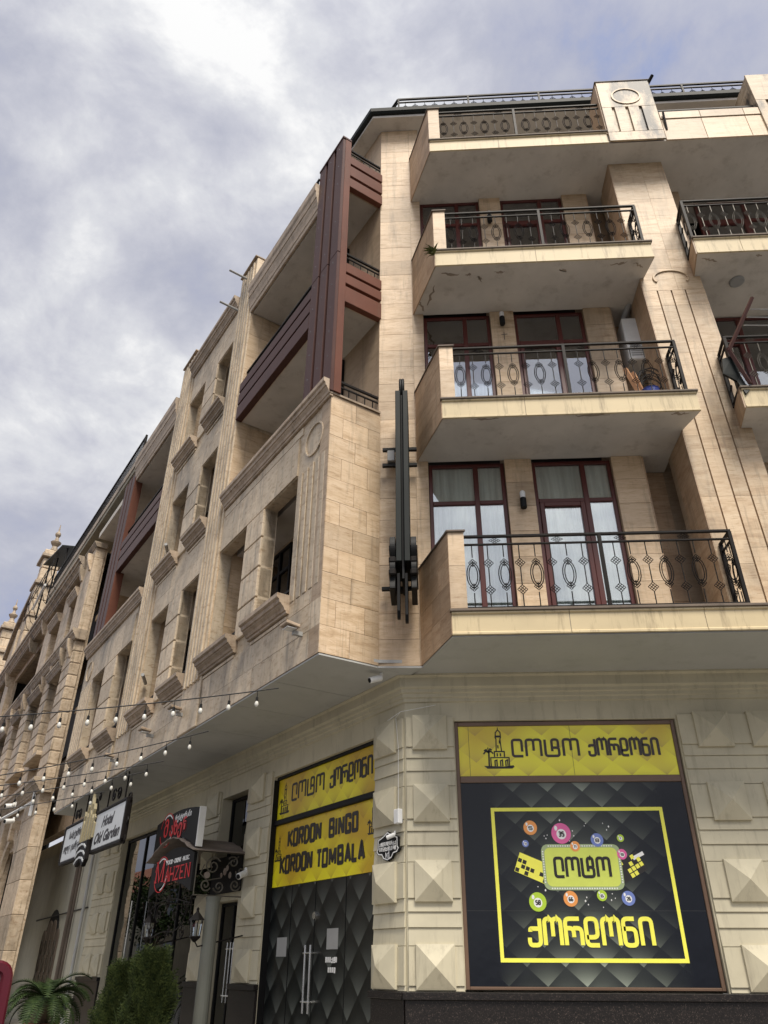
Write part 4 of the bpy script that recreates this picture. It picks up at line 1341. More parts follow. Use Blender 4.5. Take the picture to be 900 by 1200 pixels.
for zs in (((15.22, 15.50), (15.58, 15.90), (15.97, 16.22)), ((11.90, 12.30), (12.38, 12.62), (12.68, 12.93))):
    for z0, z1 in zs:
        MB().box(SD, 0.145, 0.95, -0.09, 0.03, z0, z1).build('cladding_board', M['brown_side'], fr1, bevel=0.008)
    MB().box(SD, 0.15, 0.94, -0.14, -0.06, zs[0][0] + .05, zs[2][1] - 0.01).build('clad_beam', M['trav'], fr1)
for z in (16.22, 12.93, 9.70):
    q = MB(); q.box(SD, 0.14, 0.96, -0.09, -0.05, z + 0.34, z + 0.38); q.box(SD, 0.14, 0.96, -0.08, -0.055, z + 0.24, z + 0.265)
    for k in range(5):
        q.box(SD, 0.2 + k * 0.16, 0.215 + k * 0.16, -0.08, -0.065, z, z + 0.25)
    q.build('rail', M['iron'], fr1)
q = MB(); q.box(LU, 0.97, 4.36, -0.10, -0.06, 13.40, 13.44); q.box(LU, 0.97, 4.36, -0.09, -0.065, 13.28, 13.31)
k = 1.1
while k < 4.3:
    q.box(LU, k, k + 0.014, -0.085, -0.07, 13.0, 13.3); k += 0.13
q.box(LU, 0.95, 4.42, 0.05, 0.09, 16.42, 16.46)
for k in range(8):
    q.box(LU, 1.0 + k * 0.47, 1.03 + k * 0.47, 0.05, 0.08, 16.24, 16.42)
q.build('rail', M['iron'], B)
fr2 = MB().box(LU, 13.42, 14.6, -0.13, -0.02, 9.96, 15.6).build('clad_post', M['brown'], B)
vboards(fr2, ((13.42, 13.76), (13.87, 14.2), (14.31, 14.62)), 9.96, 15.75)
MB().box(Fr(LU.p(13.40, 0, 0), -LN, -LX), -0.06, 0.2, 0.0, 0.03, 9.96, 15.74).build('cladding_board', M['brown_side'], fr2)
for z0, z1 in ((11.95, 12.32), (12.38, 12.68), (12.74, 13.0)):
    MB().box(LU, 9.64, 13.38, -0.09, 0.055, z0, z1).build('cladding_board', M['brown'], fr2, bevel=0.008)
q = MB(); q.box(LU, 9.64, 13.4, -0.10, -0.06, 13.40, 13.44); q.box(LU, 9.64, 13.4, -0.09, -0.065, 13.26, 13.29)
q.build('rail', M['iron'], fr2)

# rear range: long terrace slab and its railing, running on behind the next house
q = MB(); q.box(LU, 13.5, 27.0, -1.6, 0.02, 16.05, 16.25); q.build('terrace_slab', M['soffit_old'], B)
MB().box(LU, 13.5, 27.0, -0.1, 0.05, 16.255, 16.5).build('terrace_kerb', M['sand_dark'], B)
q = MB(); q.box(LU, 13.4, 27.0, -0.05, 0.0, 17.25, 17.3)
u = 13.4
while u < 27:
    q.box(LU, u, u + 0.02, -0.04, -0.02, 16.5, 17.25); u += 0.14
q.box(LU, 13.4, 13.46, -0.06, 0.01, 16.5, 17.3)
q.build('rail', M['iron'], B)
q = MB(); q.box(LU, 18.05, 26, -1.3, -0.96, 5.2, 16.0); q.box(LU, 15.0, 18.0, -1.3, -0.96, 5.2, 16.0); q.box(LU, 15.02, 17.8, -0.9, -0.5, 8.7, 8.9); q.box(LU, 15.02, 17.8, -0.9, -0.5, 12.0, 12.2); q.each('gap_wall', M['trav_dark'], B)
q = MB()
for z in (8.9, 12.2, 5.6):
    q.box(LU, 15.02, 17.8, -0.55, -0.52, z + 1.0, z + 1.05)
    u = 15.05
    while u < 17.8:
        q.box(LU, u, u + 0.02, -0.54, -0.525, z, z + 1.0); u += 0.13
q.build('gap_rail', M['iron'], B)

# ================================================================== SHOP FRONT (front wall)
q = MB()
fr = FG
W = -0.08
q.box(fr, 0.39, 0.44, W - 0.06, W + 0.04, 1.36, 4.53); q.box(fr, 3.37, 3.42, W - 0.06, W + 0.04, 1.36, 4.53)
q.box(fr, 0.44, 3.37, W - 0.06, W + 0.04, 4.475, 4.53); q.box(fr, 0.44, 3.37, W - 0.06, W + 0.04, 1.36, 1.395); q.box(fr, 0.44, 3.37, W - 0.06, W + 0.045, 3.715, 3.80)
q.build('shop_window_frame', M['bronze'], B, bevel=0.006)
MB().box(fr, 0.381, 0.389, -0.3, -0.0, 1.36, 4.54).build('reveal', M['beige'], B)
def local_panel(name, label, cat, fr, u0, u1, w0, w1, z0, z1, mat, flip=False):
    # panel whose own X runs along the wall, so printed patterns stay in its plane
    org = fr.p(u0, 0, z0)
    xd = fr.x
    me = bpy.data.meshes.new(name)
    bm = bmesh.new()
    bmesh.ops.create_cube(bm, size=1)
    for v in bm.verts:
        v.co = Vector(((v.co.x + 0.5) * (u1 - u0), v.co.y, (v.co.z + 0.5) * (z1 - z0)))
    nloc = 1 if (Vector((-xd.y, xd.x, 0)).dot(fr.n) > 0) else -1
    for v in bm.verts:
        t = v.co.y + 0.5
        v.co.y = nloc * (w0 + (w1 - w0) * t)
    bmesh.ops.recalc_face_normals(bm, faces=bm.faces)
    bm.to_mesh(me); bm.free()
    me.materials.append(mat)
    return me, org, math.atan2(xd.y, xd.x)
def sign_thing(name, label, cat, fr, u0, u1, w0, w1, z0, z1, mat, pname='panel'):
    me, org, ang = local_panel(name, label, cat, fr, u0, u1, w0, w1, z0, z1, mat)
    root = thing(name, label, cat, org)
    o = bpy.data.objects.new(pname, me); COL.objects.link(o); o.parent = root; o.rotation_euler = (0, 0, ang)
    OFF[o.name] = OFF[root.name]
    return root
WF = W + 0.02
top = sign_thing('shop_sign', 'wide gold sign with black Georgian lettering above the black poster on the corner shop window', 'sign', FG, 0.442, 3.368, W - 0.03, WF, 3.802, 4.473, M['gold'])
wz = WF
q = MB(); stroke_text(q, FG, 'LOTO', GE, 1.16, 2.09, 4.045, 4.30, 0.034, wz, wz + 0.004, 0.16)
q.build('lettering', M['ink_soft'], top)
q = MB(); stroke_text(q, FG, 'KORDONI', GE, 2.20, 3.17, 4.045, 4.30, 0.034, wz, wz + 0.004, 0.16)
q.build('lettering', M['ink_soft'], top)
q = MB()
for u in (0.58, 1.98):
    q.box(FG, u, u + 0.004, wz, wz + 0.002, 3.805, 4.47)
q.each('panel_seam', M['ink_soft'], top)
def tower_logo(par, fr, u, z, h, wz, mat, sg=1):
    q = MB()
    def P(x, y): return (u + sg * x * h, z + y * h)
    w0, w1 = wz, wz + 0.003
    R_ = lambda pts, half: q.ribbon(fr, [P(*p) for p in pts], half * h, w0, w1)
    q.prism(fr, [P(-0.32, 0.0), P(0.30, 0.0), P(0.36, 0.04), P(0.34, 0.08), P(0.1, 0.05), P(-0.4, 0.07)], w0, w1)
    for a, b in ((-0.22, 0.24),):
        R_([(a, 0.05), (a, 0.27), (b, 0.27), (b, 0.05)], 0.014)
    for x in (-0.12, 0.02, 0.15):
        R_([(x, 0.06), (x, 0.19), (x + 0.05, 0.21), (x + 0.05, 0.06)], 0.016)
    R_([(-0.12, 0.29), (-0.12, 0.42), (0.13, 0.42), (0.13, 0.29)], 0.016)
    for x in (-0.05, 0.03):
        R_([(x, 0.30), (x, 0.38)], 0.018)
    R_([(-0.07, 0.43), (-0.055, 0.74), (-0.075, 0.77), (-0.06, 0.90), (0.0, 0.97), (0.06, 0.90), (0.065, 0.77), (0.045, 0.74), (0.065, 0.43)], 0.014)
    R_([(-0.06, 0.80), (0.06, 0.80)], 0.026); R_([(-0.02, 0.50), (-0.02, 0.58)], 0.016); R_([(0.03, 0.62), (0.03, 0.70)], 0.016)
    R_([(0.0, 0.96), (0.0, 1.03)], 0.008)
    R_([(-0.27, 0.06), (-0.26, 0.40)], 0.02)
    for a in ((-0.40, 0.36), (-0.38, 0.44), (-0.28, 0.48), (-0.18, 0.46), (-0.15, 0.37)):
        R_([(-0.27, 0.40), ((-0.27 + a[0]) / 2, max(a[1], 0.40) + 0.03), a], 0.018)
    return q.build('tower_emblem', mat, par)
tower_logo(top, FG, 0.99, 3.90, 0.54, wz, M['ink'])

post = sign_thing('bingo_poster', 'large black shop window poster with a yellow outlined square and bingo balls', 'poster', FG, 0.442, 3.368, W - 0.03, WF, 1.397, 3.713, M['poster'])
q = MB()
q.ribbon(FG, [(0.845, 3.375), (3.035, 3.375), (3.035, 1.665), (0.845, 1.665)], 0.022, wz, wz + 0.003, closed=True)
q.build('yellow_frame', M['yellow'], post)
q = MB(); stroke_text(q, FG, 'KORDONI', GE, 1.17, 2.70, 1.80, 2.13, 0.048, wz, wz + 0.004, 0.18)
q.build('lettering', M['yellow'], post)
q = MB(); q.box(FG, 0.443, 3.367, wz, wz + 0.0015, 2.19, 2.194); q.build('panel_seam', M['cable'], post)
# marquee
def rrect(u0, u1, z0, z1, r):
    return round_path([(u0, z0), (u1, z0), (u1, z1), (u0, z1)], r, 5, closed=True)
MB().prism(FG, rrect(1.43, 2.43, 2.42, 2.95, 0.10), wz, wz + 0.0025).build('marquee_border', M['palegreen'], post)
MB().prism(FG, rrect(1.47, 2.39, 2.46, 2.91, 0.08), wz + 0.0025, wz + 0.004).build('marquee', M['lime'], post)
q = MB()
for i in range(27):
    for zc in (2.44, 2.93):
        q.disc(FG, 1.53 + i * 0.0308, zc, 0.0095, wz + 0.0025, wz + 0.004, 8)
for i in range(13):
    for uc in (1.45, 2.41):
        q.disc(FG, uc, 2.51 + i * 0.0295, 0.0095, wz + 0.0025, wz + 0.004, 8)
q.build('marquee_dots', M['white'], post)
q = MB(); stroke_text(q, FG, 'LOTO', GE, 1.57, 2.29, 2.555, 2.805, 0.035, wz + 0.004, wz + 0.007, 0.16)
q.build('lettering', M['ink'], post)
# bingo tickets
def ticket(c, ang, wd, ht, mat, mat2, seed):
    rnd = random.Random(seed)
    ca, sa = math.cos(ang), math.sin(ang)
    T = lambda x, y: (c[0] + x * ca - y * sa, c[1] + x * sa + y * ca)
    q = MB(); q.prism(FG, [T(0, 0), T(wd, 0), T(wd, ht), T(0, ht)], wz, wz + 0.0015)
    o = q.build('bingo_ticket', mat, post)
    q = MB()
    nx, ny = 7, 4
    for i in range(nx):
        for j in range(ny):
            if rnd.random() < 0.48 and not (j == 3 and mat is M['yellow']):
                a, b = wd * (i + 0.1) / nx, wd * (i + 0.9) / nx; e, f = ht * (j + 0.1) / ny, ht * (j + 0.9) / ny
                q.prism(FG, [T(a, e), T(b, e), T(b, f), T(a, f)], wz + 0.0015, wz + 0.0022)
    q.each('ticket_square', mat2, o)
ticket((1.07, 2.64), R(-22), 0.42, 0.235, M['yellow'], M['ink'], 3)
ticket((2.385, 2.47), R(27), 0.40, 0.24, M['ink'], M['yellow'], 5)
MB().prism(FG, [(2.57, 2.80), (2.71, 2.865), (2.73, 2.825), (2.59, 2.76)], wz, wz + 0.002).build('ticket_stub', M['white'], post)
def ball(u, z, r, mat, num):
    q = MB().disc(FG, u, z, r, wz + 0.004, wz + 0.006, 28)
    o = q.build('bingo_ball', mat, post)
    MB().disc(FG, u + r * 0.02, z - r * 0.08, r * 0.5, wz + 0.006, wz + 0.007, 20).build('number_disc', M['white'], o)
    MB().disc(FG, u - r * 0.5, z + r * 0.5, r * 0.16, wz + 0.006, wz + 0.0068, 12, rz=r * 0.24).build('ball_shine', M['white'], o)
    if num:
        q = MB(); stroke_text(q, FG, num, LA, u - r * 0.30, u + r * 0.34, z - r * 0.34, z + r * 0.20, r * 0.13, wz + 0.007, wz + 0.008, 0.2)
        q.build('ball_number', M['ink'], o)
for u, z, r, mt, nm in ((1.32, 3.15, 0.088, 'p_orange', '5'), (1.71, 3.08, 0.125, 'p_pink', '35'), (1.24, 2.96, 0.042, 'p_blue', '13'), (1.87, 2.925, 0.062, 'p_orange', '71'),
                        (2.16, 3.00, 0.080, 'p_blue', '8'), (2.46, 3.02, 0.045, 'p_green', '1'), (2.45, 2.83, 0.062, 'p_pink', '9'), (1.33, 2.29, 0.107, 'p_green', '58'),
                        (1.74, 2.325, 0.088, 'p_orange', '66'), (2.13, 2.36, 0.062, 'p_green', '6'), (2.45, 2.33, 0.082, 'p_blue', '26')):
    ball(u, z, r, M[mt], nm)
q = MB(); rr = random.Random(4)
for (u, z) in ((1.49, 3.05), (1.51, 3.02), (1.53, 3.06), (1.71, 3.24), (1.86, 3.11), (1.87, 3.05), (1.81, 2.99), (2.04, 3.20), (2.02, 3.17), (2.26, 3.20), (2.30, 3.12), (2.33, 3.16), (2.41, 2.90), (1.5, 2.94), (1.35, 2.46), (1.44, 2.42), (1.92, 2.30), (1.95, 2.26), (1.94, 2.34), (2.26, 2.38), (2.29, 2.33), (2.24, 2.31), (2.13, 2.23)):
    r = rr.choice((0.006, 0.008, 0.011)); q.prism(FG, [(u - r, z), (u, z - r * 1.4), (u + r, z), (u, z + r * 1.4)], wz, wz + 0.002)
q.build('sparkles', M['white'], post)

# ================================================================== KORDON BINGO DOOR (left wall)
DW = -0.10
s1 = sign_thing('shop_sign', 'upper slanted-view gold sign with Georgian lettering over the quilted black door', 'sign', LG, 0.78, 4.07, DW - 0.04, DW, 3.76, 4.43, M['golddoor'])
s2 = sign_thing('shop_sign', 'gold sign reading KORDON BINGO KORDON TOMBALA directly over the quilted black door', 'sign', LG, 0.78, 4.07, DW - 0.04, DW, 2.71, 3.665, M['golddoor'])
FLG = Fr(LG.o, LG.x, LG.n)
def ltext(par, text, table, ua, ub, z0, z1, st, rad, mat):     # reads left to right for the viewer: from high s to low s
    q = MB(); stroke_text(q, LG, text, table, ua, ub, z0, z1, st, DW, DW + 0.004, rad, sgn=-1)
    q.build('lettering', mat, par)
ltext(s1, 'LOTO', GE, 3.56, 2.42, 4.0, 4.30, 0.040, 0.12, M['ink'])
ltext(s1, 'KORDONI', GE, 2.25, 0.97, 4.0, 4.30, 0.040, 0.12, M['ink'])
ltext(s2, 'KORDON', LA, 3.60, 2.45, 3.27, 3.56, 0.058, 0.05, M['ink'])
ltext(s2, 'BINGO', LA, 2.22, 1.35, 3.27, 3.56, 0.058, 0.05, M['ink'])
ltext(s2, 'KORDON', LA, 3.83, 2.70, 2.88, 3.17, 0.058, 0.05, M['ink'])
ltext(s2, 'TOMBALA', LA, 2.58, 1.15, 2.87, 3.15, 0.058, 0.05, M['ink'])
tower_logo(s1, LG, 3.80, 3.84, 0.50, DW, M['ink'], -1)
tower_logo(s2, LG, 3.90, 3.10, 0.38, DW, M['ink'], -1)
tower_logo(s2, LG, 0.95, 3.19, 0.38, DW, M['ink'], -1)
MB().box(LG, 0.765, 4.12, -0.14, -0.05, 3.668, 3.755).build('transom', M['black'], B, bevel=0.01)
MB().box(LG, 0.765, 4.08, -0.14, -0.06, 4.432, 4.478).build('transom', M['black'], B)
q = MB(); q.box(LG, 4.068, 4.078, -0.3, 0.0, 0.13, 4.43); q.box(LG, 0.764, 0.778, -0.14, -0.06, 0.13, 4.43); q.each('door_jamb', M['black'], B)
me, org, ang = local_panel('shop_door', '', '', LG, 0.78, 4.066, DW - 0.05, DW - 0.01, 0.14, 2.705, M['door'])
dr = bpy.data.objects.new('shop_door', me); COL.objects.link(dr); dr.parent = B; dr.rotation_euler = (0, 0, ang); dr.location = org - OFF[B.name]; OFF[dr.name] = OFF[B.name]
def dchild(mb, name, mat, bevel=0.0):       # children of the shop door: counter the door's own rotation
    o = mb.build(name, mat, B, bevel)
    o.parent = dr
    o.matrix_parent_inverse = (Matrix.Translation(org - OFF[B.name]) @ Matrix.Rotation(ang, 4, 'Z')).inverted()
    return o
q = MB()
for u in (1.66, 2.56, 3.34):
    q.box(LG, u - 0.006, u + 0.006, DW - 0.012, DW - 0.004, 0.14, 2.70)
dchild(q, 'door_seam', M['black'])
q = MB()
for u in (2.50, 2.66):
    q.tube([LG.p(u, DW + 0.07, 1.02), LG.p(u, DW + 0.07, 1.86)], 0.016, 8)
q.tube([LG.p(2.46, DW + 0.07, 1.16), LG.p(2.72, DW + 0.07, 1.16)], 0.012, 6)
q.tube([LG.p(2.46, DW + 0.07, 1.76), LG.p(2.72, DW + 0.07, 1.76)], 0.012, 6)
for u in (2.50, 2.66):
    for z in (1.16, 1.76):
        q.tube([LG.p(u, DW - 0.01, z), LG.p(u, DW + 0.07, z)], 0.012, 6)
dchild(q, 'door_handle', M['steel'])
q = MB(); q.disc(LG, 2.52, 2.24, 0.05, DW - 0.01, DW + 0.03, 14); dchild(q, 'door_peephole', M['steel'])
# stickers (plain pale panels; the code patterns are left out) and small print
for a, b, z0, z1 in ((3.42, 3.76, 1.72, 1.98), (1.85, 2.17, 1.80, 2.06)):
    q = MB(); q.box(LG, a, b, DW - 0.009, DW - 0.006, z0, z1); dchild(q, 'door_sticker', M['grey_plastic'])
q = MB()
rnd = random.Random(11)
for row, (z, h) in enumerate(((1.64, 0.06), (1.52, 0.055))):
    u = 2.18 if row == 0 else 2.10
    end = 1.86 if row == 0 else 1.92
    while u > end:
        c = rnd.choice('LOTKRDNI' if row == 0 else 'IIDI')
        adv, paths = GE[c]
        for p in paths:
            q.ribbon(LG, [(u - a * 0.05, z + b * h) for a, b in p], 0.006, DW - 0.01, DW - 0.006)
        u -= 0.056
dchild(q, 'small_print', M['white'])

# ================================================================== left ground-floor glazing, entrance
def glazed(u0, u1, z0, z1, w_=-0.2, fw=0.05, mull=(), trans=(), mat='black', glass='glass_dark'):
    q = MB()
    q.box(LG, u0, u0 + fw, w_ - 0.06, w_, z0, z1); q.box(LG, u1 - fw, u1, w_ - 0.06, w_, z0, z1)
    q.box(LG, u0 + fw, u1 - fw, w_ - 0.06, w_, z1 - fw, z1); q.box(LG, u0 + fw, u1 - fw, w_ - 0.06, w_, z0, z0 + fw)
    for m_ in mull: q.box(LG, m_ - fw / 2, m_ + fw / 2, w_ - 0.06, w_ + 0.002, z0 + fw, z1 - fw)
    o = q.build('shop_window', M[mat], B, bevel=0.005)
    us = [u0 + fw] + [x for m_ in mull for x in (m_ - fw / 2, m_ + fw / 2)] + [u1 - fw]
    for a, b in zip(us[::2], us[1::2]):
        MB().box(LG, a, b, w_ - 0.04, w_ - 0.03, z0 + fw, z1 - fw).build('pane', M[glass], o)
    return o
glazed(5.13, 6.39, 2.79, 4.45)
glazed(5.22, 6.38, 0.14, 2.59, mull=(5.8,))
glazed(7.27, 12.93, 0.36, 4.40, mull=(8.6, 10.0, 11.4), w_=-0.12, fw=0.07)
q = MB()
for u in (5.5, 5.62, 5.76):
    q.tube([LG.p(u, -0.13, 1.05), LG.p(u, -0.13, 1.95)], 0.014, 6)
for z in (1.15, 1.85):
    q.tube([LG.p(5.42, -0.13, z), LG.p(5.84, -0.13, z)], 0.012, 6)
q.build('door_handle', M['steel'], B)
q = MB(); q.tube([LG.p(11.3, 0.02, 1.6), LG.p(11.3, 0.02, 2.9)], 0.02, 6); q.build('door_handle', M['steel'], B)
# painted arched gate in the passage wall
q = MB()
def arch(u0, u1, z0, zs, n=10):
    c = (u0 + u1) / 2; r = (u1 - u0) / 2
    return [(u0, z0), (u1, z0)] + [(c + r * math.cos(math.pi * i / n), zs + r * 0.9 * math.sin(math.pi * i / n)) for i in range(n + 1)]
gate = MB().prism(LG, arch(18.2, 19.8, 0.13, 2.35), 0.003, 0.03).build('arched_gate', M['dark'], B)
for i in range(4):
    u = 17.95 + i * 0.55
    MB().prism(LG, arch(u, u + 0.50, 0.13, 2.3 + (0.25 if i in (1, 2) else 0.0)), 0.03, 0.06).build('gate_leaf', M['lip'], gate)
q = MB()
for i in range(4):
    for z in (0.5, 0.95, 1.4, 1.85):
        u = 17.95 + i * 0.55 + 0.25
        for s_ in (-1, 1):
            pts = [LG.p(u + s_ * (0.02 + 0.10 * math.sin(t)), 0.075, z + 0.22 * (1 - math.cos(t)) * 0.9) for t in [k * 0.5 for k in range(7)]]
            q.tube(pts, 0.012, 4)
q.build('gate_scrolls', M['iron_light'], gate)
q = MB(); q.tube([LG.p(15.2, 0.05, 2.95), LG.p(21.5, 0.05, 2.85)], 0.02, 5); q.build('wall_cable', M['cable'], B)
glazed(18.4, 19.4, 3.7, 4.5, w_=0.01)
MB().box(LG, 14.98, 24, 0.0, 0.02, 0.13, 4.79).build('passage_wall', M['beige_dark'], B)
q = MB(); q.tube([LG.p(15.35, 0.12, 0.13), LG.p(15.35, 0.12, 4.7)], 0.042, 10); q.build('downpipe', M['pipe_grey'], B, smooth=False)
q = MB(); q.tube([LG.p(16.6, 0.10, 0.13), LG.p(16.6, 0.10, 4.7)], 0.04, 8); q.tube([LG.p(16.9, 0.12, 0.13), LG.p(16.95, 0.10, 4.7)], 0.06, 8); q.each('downpipe', M['lip'], B)
#@@PART2
# ================================================================== fittings on the corner building
def lamp(u, z, lab, first=[None]):
    t = thing('wall_lamp', lab, 'wall lamp', FU.p(u, 0, z))
    MB().lathe(FU.p(u, 0.085, z + 0.0), [(0.045, 0.0), (0.05, 0.01), (0.05, 0.17), (0.045, 0.18)], 14).build('lamp_housing', M['black'], t)
    MB().lathe(FU.p(u, 0.085, z + 0.182), [(0.042, 0.0), (0.045, 0.10), (0.03, 0.125)], 14).build('lamp_lens', M['white_plastic'], t)
    MB().box(FU, u - 0.03, u + 0.03, 0.0, 0.05, z + 0.04, z + 0.13).build('lamp_bracket', M['black'], t)
lamp(1.60, 7.68, 'small black and white wall lamp between the two lowest balcony doors')
lamp(1.58, 11.62, 'small black and white wall lamp above a cross mark on the middle balcony')
lamp(1.55, 14.50, 'small dark wall lamp half hidden behind the upper balcony rail')
q = MB(); q.ribbon(FU, [(1.60, 11.32), (1.60, 11.50)], 0.008, 0.0, 0.004); q.ribbon(FU, [(1.55, 11.44), (1.66, 11.45)], 0.008, 0.0045, 0.006)
q.build('cross_mark', M['lip'], B)

# air conditioner, pipe and clutter on the middle balcony
t = thing('air_conditioner', 'white boxy air conditioner unit standing in the corner of the middle balcony', 'air conditioner', (3.92, 10.15, 10.70))
bx_ = Fr((0, 10.02, 0), (1, 0, 0), (0, -1, 0))
MB().box(bx_, 3.74, 4.07, -0.45, 0.0, 10.72, 11.72).build('casing', M['white_plastic'], t, bevel=0.02)
q = MB()
for i in range(7):
    q.box(bx_, 3.78, 4.03, 0.0, 0.008, 10.8 + i * 0.05, 10.82 + i * 0.05)
q.build('grille', M['grey_plastic'], t)
q = MB(); q.tube([(4.02, 9.75, 12.38), (4.02, 9.85, 12.25), (3.86, 10.2, 11.9), (3.84, 10.25, 11.75)], 0.055, 10)
tag(q.build('drain_pipe', M['grey_plastic'], origin=(3.84, 10.25, 11.75)), 'slanting grey drain pipe above the air conditioner on the middle balcony', 'pipe')
q = MB(); rnd = random.Random(2)
for i in range(9):
    r = 0.16 + rnd.random() * 0.10
    cx, cz = 3.86 + rnd.uniform(-.04, .04), 9.75 + rnd.uniform(-.1, .15)
    q.tube([(cx + r * math.cos(k / 16 * 6.283), 9.62 + rnd.uniform(-.01, .01) + i * 0.012, cz + r * 1.4 * math.sin(k / 16 * 6.283)) for k in range(16)], 0.008, 4, closed=True)
tag(q.build('cable_coil', M['cable'], origin=(3.86, 9.62, 9.4)), 'tangle of dark cable coiled under the air conditioner on the middle balcony', 'cable')
q = MB(); q.box(Fr((3.42, 9.4, 0), (1, 0, 0), (0, -1, 0)), 0, 0.02, 0, 0.02, 9.05, 9.1)
for k, (a, b) in enumerate((((3.40, 9.42, 9.95), (3.60, 9.36, 9.07)), ((3.52, 9.46, 9.90), (3.66, 9.40, 9.07)))):
    q = MB(); q.tube([a, b], 0.045, 4)
    tag(q.build('wooden_plank', M['wood'], origin=b), ('left and longer' if k == 0 else 'right and shorter') + ' of two raw planks leaning behind the middle balcony rail', 'plank')
MB_ = MB().lathe((3.70, 9.38, 9.06), [(0.11, 0.0), (0.14, 0.36), (0.15, 0.38), (0.14, 0.385)], 14)
tag(MB_.build('blue_bucket', M['blue_plastic'], origin=(3.70, 9.38, 9.06)), 'dark blue plastic bucket beside the planks on the middle balcony', 'bucket')

# folding arm and cloth on the right-hand balcony
t = thing('drying_rack', 'brown folding drying rack arm sticking up at the right edge balcony', 'drying rack', (4.80, 8.90, 9.1))
q = MB(); q.tube([(4.80, 8.82, 9.72), (5.30, 8.60, 10.62)], 0.032, 4); q.build('rack_arm', M['brown'], t)
q = MB(); q.tube([(4.98, 8.85, 9.08), (4.80, 8.82, 9.78)], 0.035, 4); q.build('rack_leg', M['brown'], t)
for k in range(3):
    MB().tube([(5.1 + k * 0.07, 8.72 - k * 0.03, 10.15 + k * 0.14), (7.4, 8.72 - k * 0.03, 10.02 + k * 0.14)], 0.010, 5).build('rack_rod', M['steel'], t)
q = MB(); rnd = random.Random(9)
q.add([(4.70, 8.88, 9.62), (4.86, 8.86, 9.66), (4.90, 8.9, 9.3), (4.96, 8.88, 8.98), (4.88, 8.86, 8.9), (4.84, 8.92, 9.2), (4.74, 8.86, 9.22), (4.66, 8.9, 9.34),
       (4.70, 8.92, 9.62), (4.86, 8.90, 9.66), (4.90, 8.94, 9.3), (4.96, 8.92, 8.98), (4.88, 8.90, 8.9), (4.84, 8.96, 9.2), (4.74, 8.90, 9.22), (4.66, 8.94, 9.34)],
      [(0, 1, 2, 3, 4, 5, 6, 7), (15, 14, 13, 12, 11, 10, 9, 8)] + [(i, i + 8, (i + 1) % 8 + 8, (i + 1) % 8) for i in range(8)])
tag(q.build('hanging_cloth', M['gutter'], origin=(4.8, 8.9, 8.9)), 'dark torn cloth hanging from the right edge balcony rail', 'cloth')

# weed growing from the balcony edge
q = MB(); rnd = random.Random(5)
for k in range(46):
    a = rnd.uniform(math.pi * 0.5, math.pi * 1.6); l = rnd.uniform(0.08, 0.24); up = rnd.uniform(-0.6, 1.0)
    o_ = Vector((0.35, 8.93, 12.36 + rnd.uniform(-.04, .05)))
    d = Vector((math.cos(a), -abs(math.sin(a)) * 0.6, up)).normalized()
    sd_ = d.cross(Vector((0, 0, 1))).normalized() * 0.010
    mid = o_ + d * l * 0.55 + Vector((0, 0, 0.02)); end = o_ + d * l + Vector((0, 0, -0.03))
    q.add([o_ - sd_, o_ + sd_, mid + sd_, mid - sd_, end], [(0, 1, 2, 3), (3, 2, 4)])
tag(q.build('weed_tuft', M['weed'], origin=(0.35, 8.93, 12.36)), 'small tuft of weeds growing from a high balcony corner', 'plant')

# ---- tall blade sign seen edge-on at the corner
t = thing('blade_sign', 'tall black metal blade sign with scalloped foot projecting from the stone corner', 'sign', (-0.27, 10.05, 5.65))
fy = Fr((0, 0, 0), (0, 1, 0), (-1, 0, 0))              # u = y, outward = -x
def plate(x0, x1, poly, name, mat=None, bevel=0.006):
    return MB().prism(fy, poly, -x1, -x0).build(name, mat or M['iron'], t, bevel=bevel)
case = [(9.28, 6.45), (9.95, 6.45), (9.95, 9.5), (9.28, 9.55)]
plate(-0.365, -0.285, case, 'side_plate', M['gutter']); plate(-0.245, -0.165, case, 'side_plate', M['gutter'])
plate(-0.284, -0.246, [(9.34, 6.2), (9.9, 6.2), (9.9, 9.45), (9.34, 9.5)], 'light_box', M['black'])
def scallop(z0, z1, y0, y1):
    pts = [(y1, z0), (y1, z1)]
    n = 28
    for i in range(n + 1):
        z = z1 + (z0 - z1) * i / n
        pts.append((y0 + 0.06 * abs(math.sin(i / n * math.pi * 2.5)) * -1, z))
    return pts
for x0, x1 in ((-0.455, -0.375), (-0.155, -0.075)):
    plate(x0, x1, scallop(6.02, 6.86, 9.32, 9.85), 'foot_plate', M['black'])
    for k, z in enumerate((6.22, 6.42, 6.62)):
        plate(x0 - 0.012, x1 + 0.012, [(9.24 + 0.02 * k, z), (9.8, z), (9.8, z + 0.10), (9.24 + 0.02 * k, z + 0.10)], 'foot_rib', M['iron'], 0.02)
for x, zt_, zb__ in ((-0.285, 9.93, 9.45), (-0.245, 9.98, 9.45)):
    q = MB(); q.tube([Vector((x, 9.55 + 0.13 * math.cos(a), zb__ + 0.32 + 0.20 * math.sin(a))) for a in [k / 18 * 6.283 for k in range(18)]], 0.026, 6, closed=True)
    q.build('top_ring', M['black'], t, smooth=True)
for x, zb__ in ((-0.335, 5.66), (-0.225, 5.60)):
    plate(x - 0.022, x + 0.022, [(9.38, zb__ + 0.08), (9.44, zb__), (9.52, zb__), (9.58, zb__ + 0.1), (9.60, 6.3), (9.36, 6.3)], 'foot_tongue', M['black'])
for z in (8.83, 8.52, 6.32):
    MB().box(FU, -0.60, -0.04 if z > 7 else -0.1, 0.10, 0.16, z - 0.025, z + 0.025).build('mounting_bar', M['black'], t)
    MB().box(FU, -0.33, -0.27, 0.0, 0.10, z - 0.02, z + 0.02).build('wall_tie', M['black'], t)
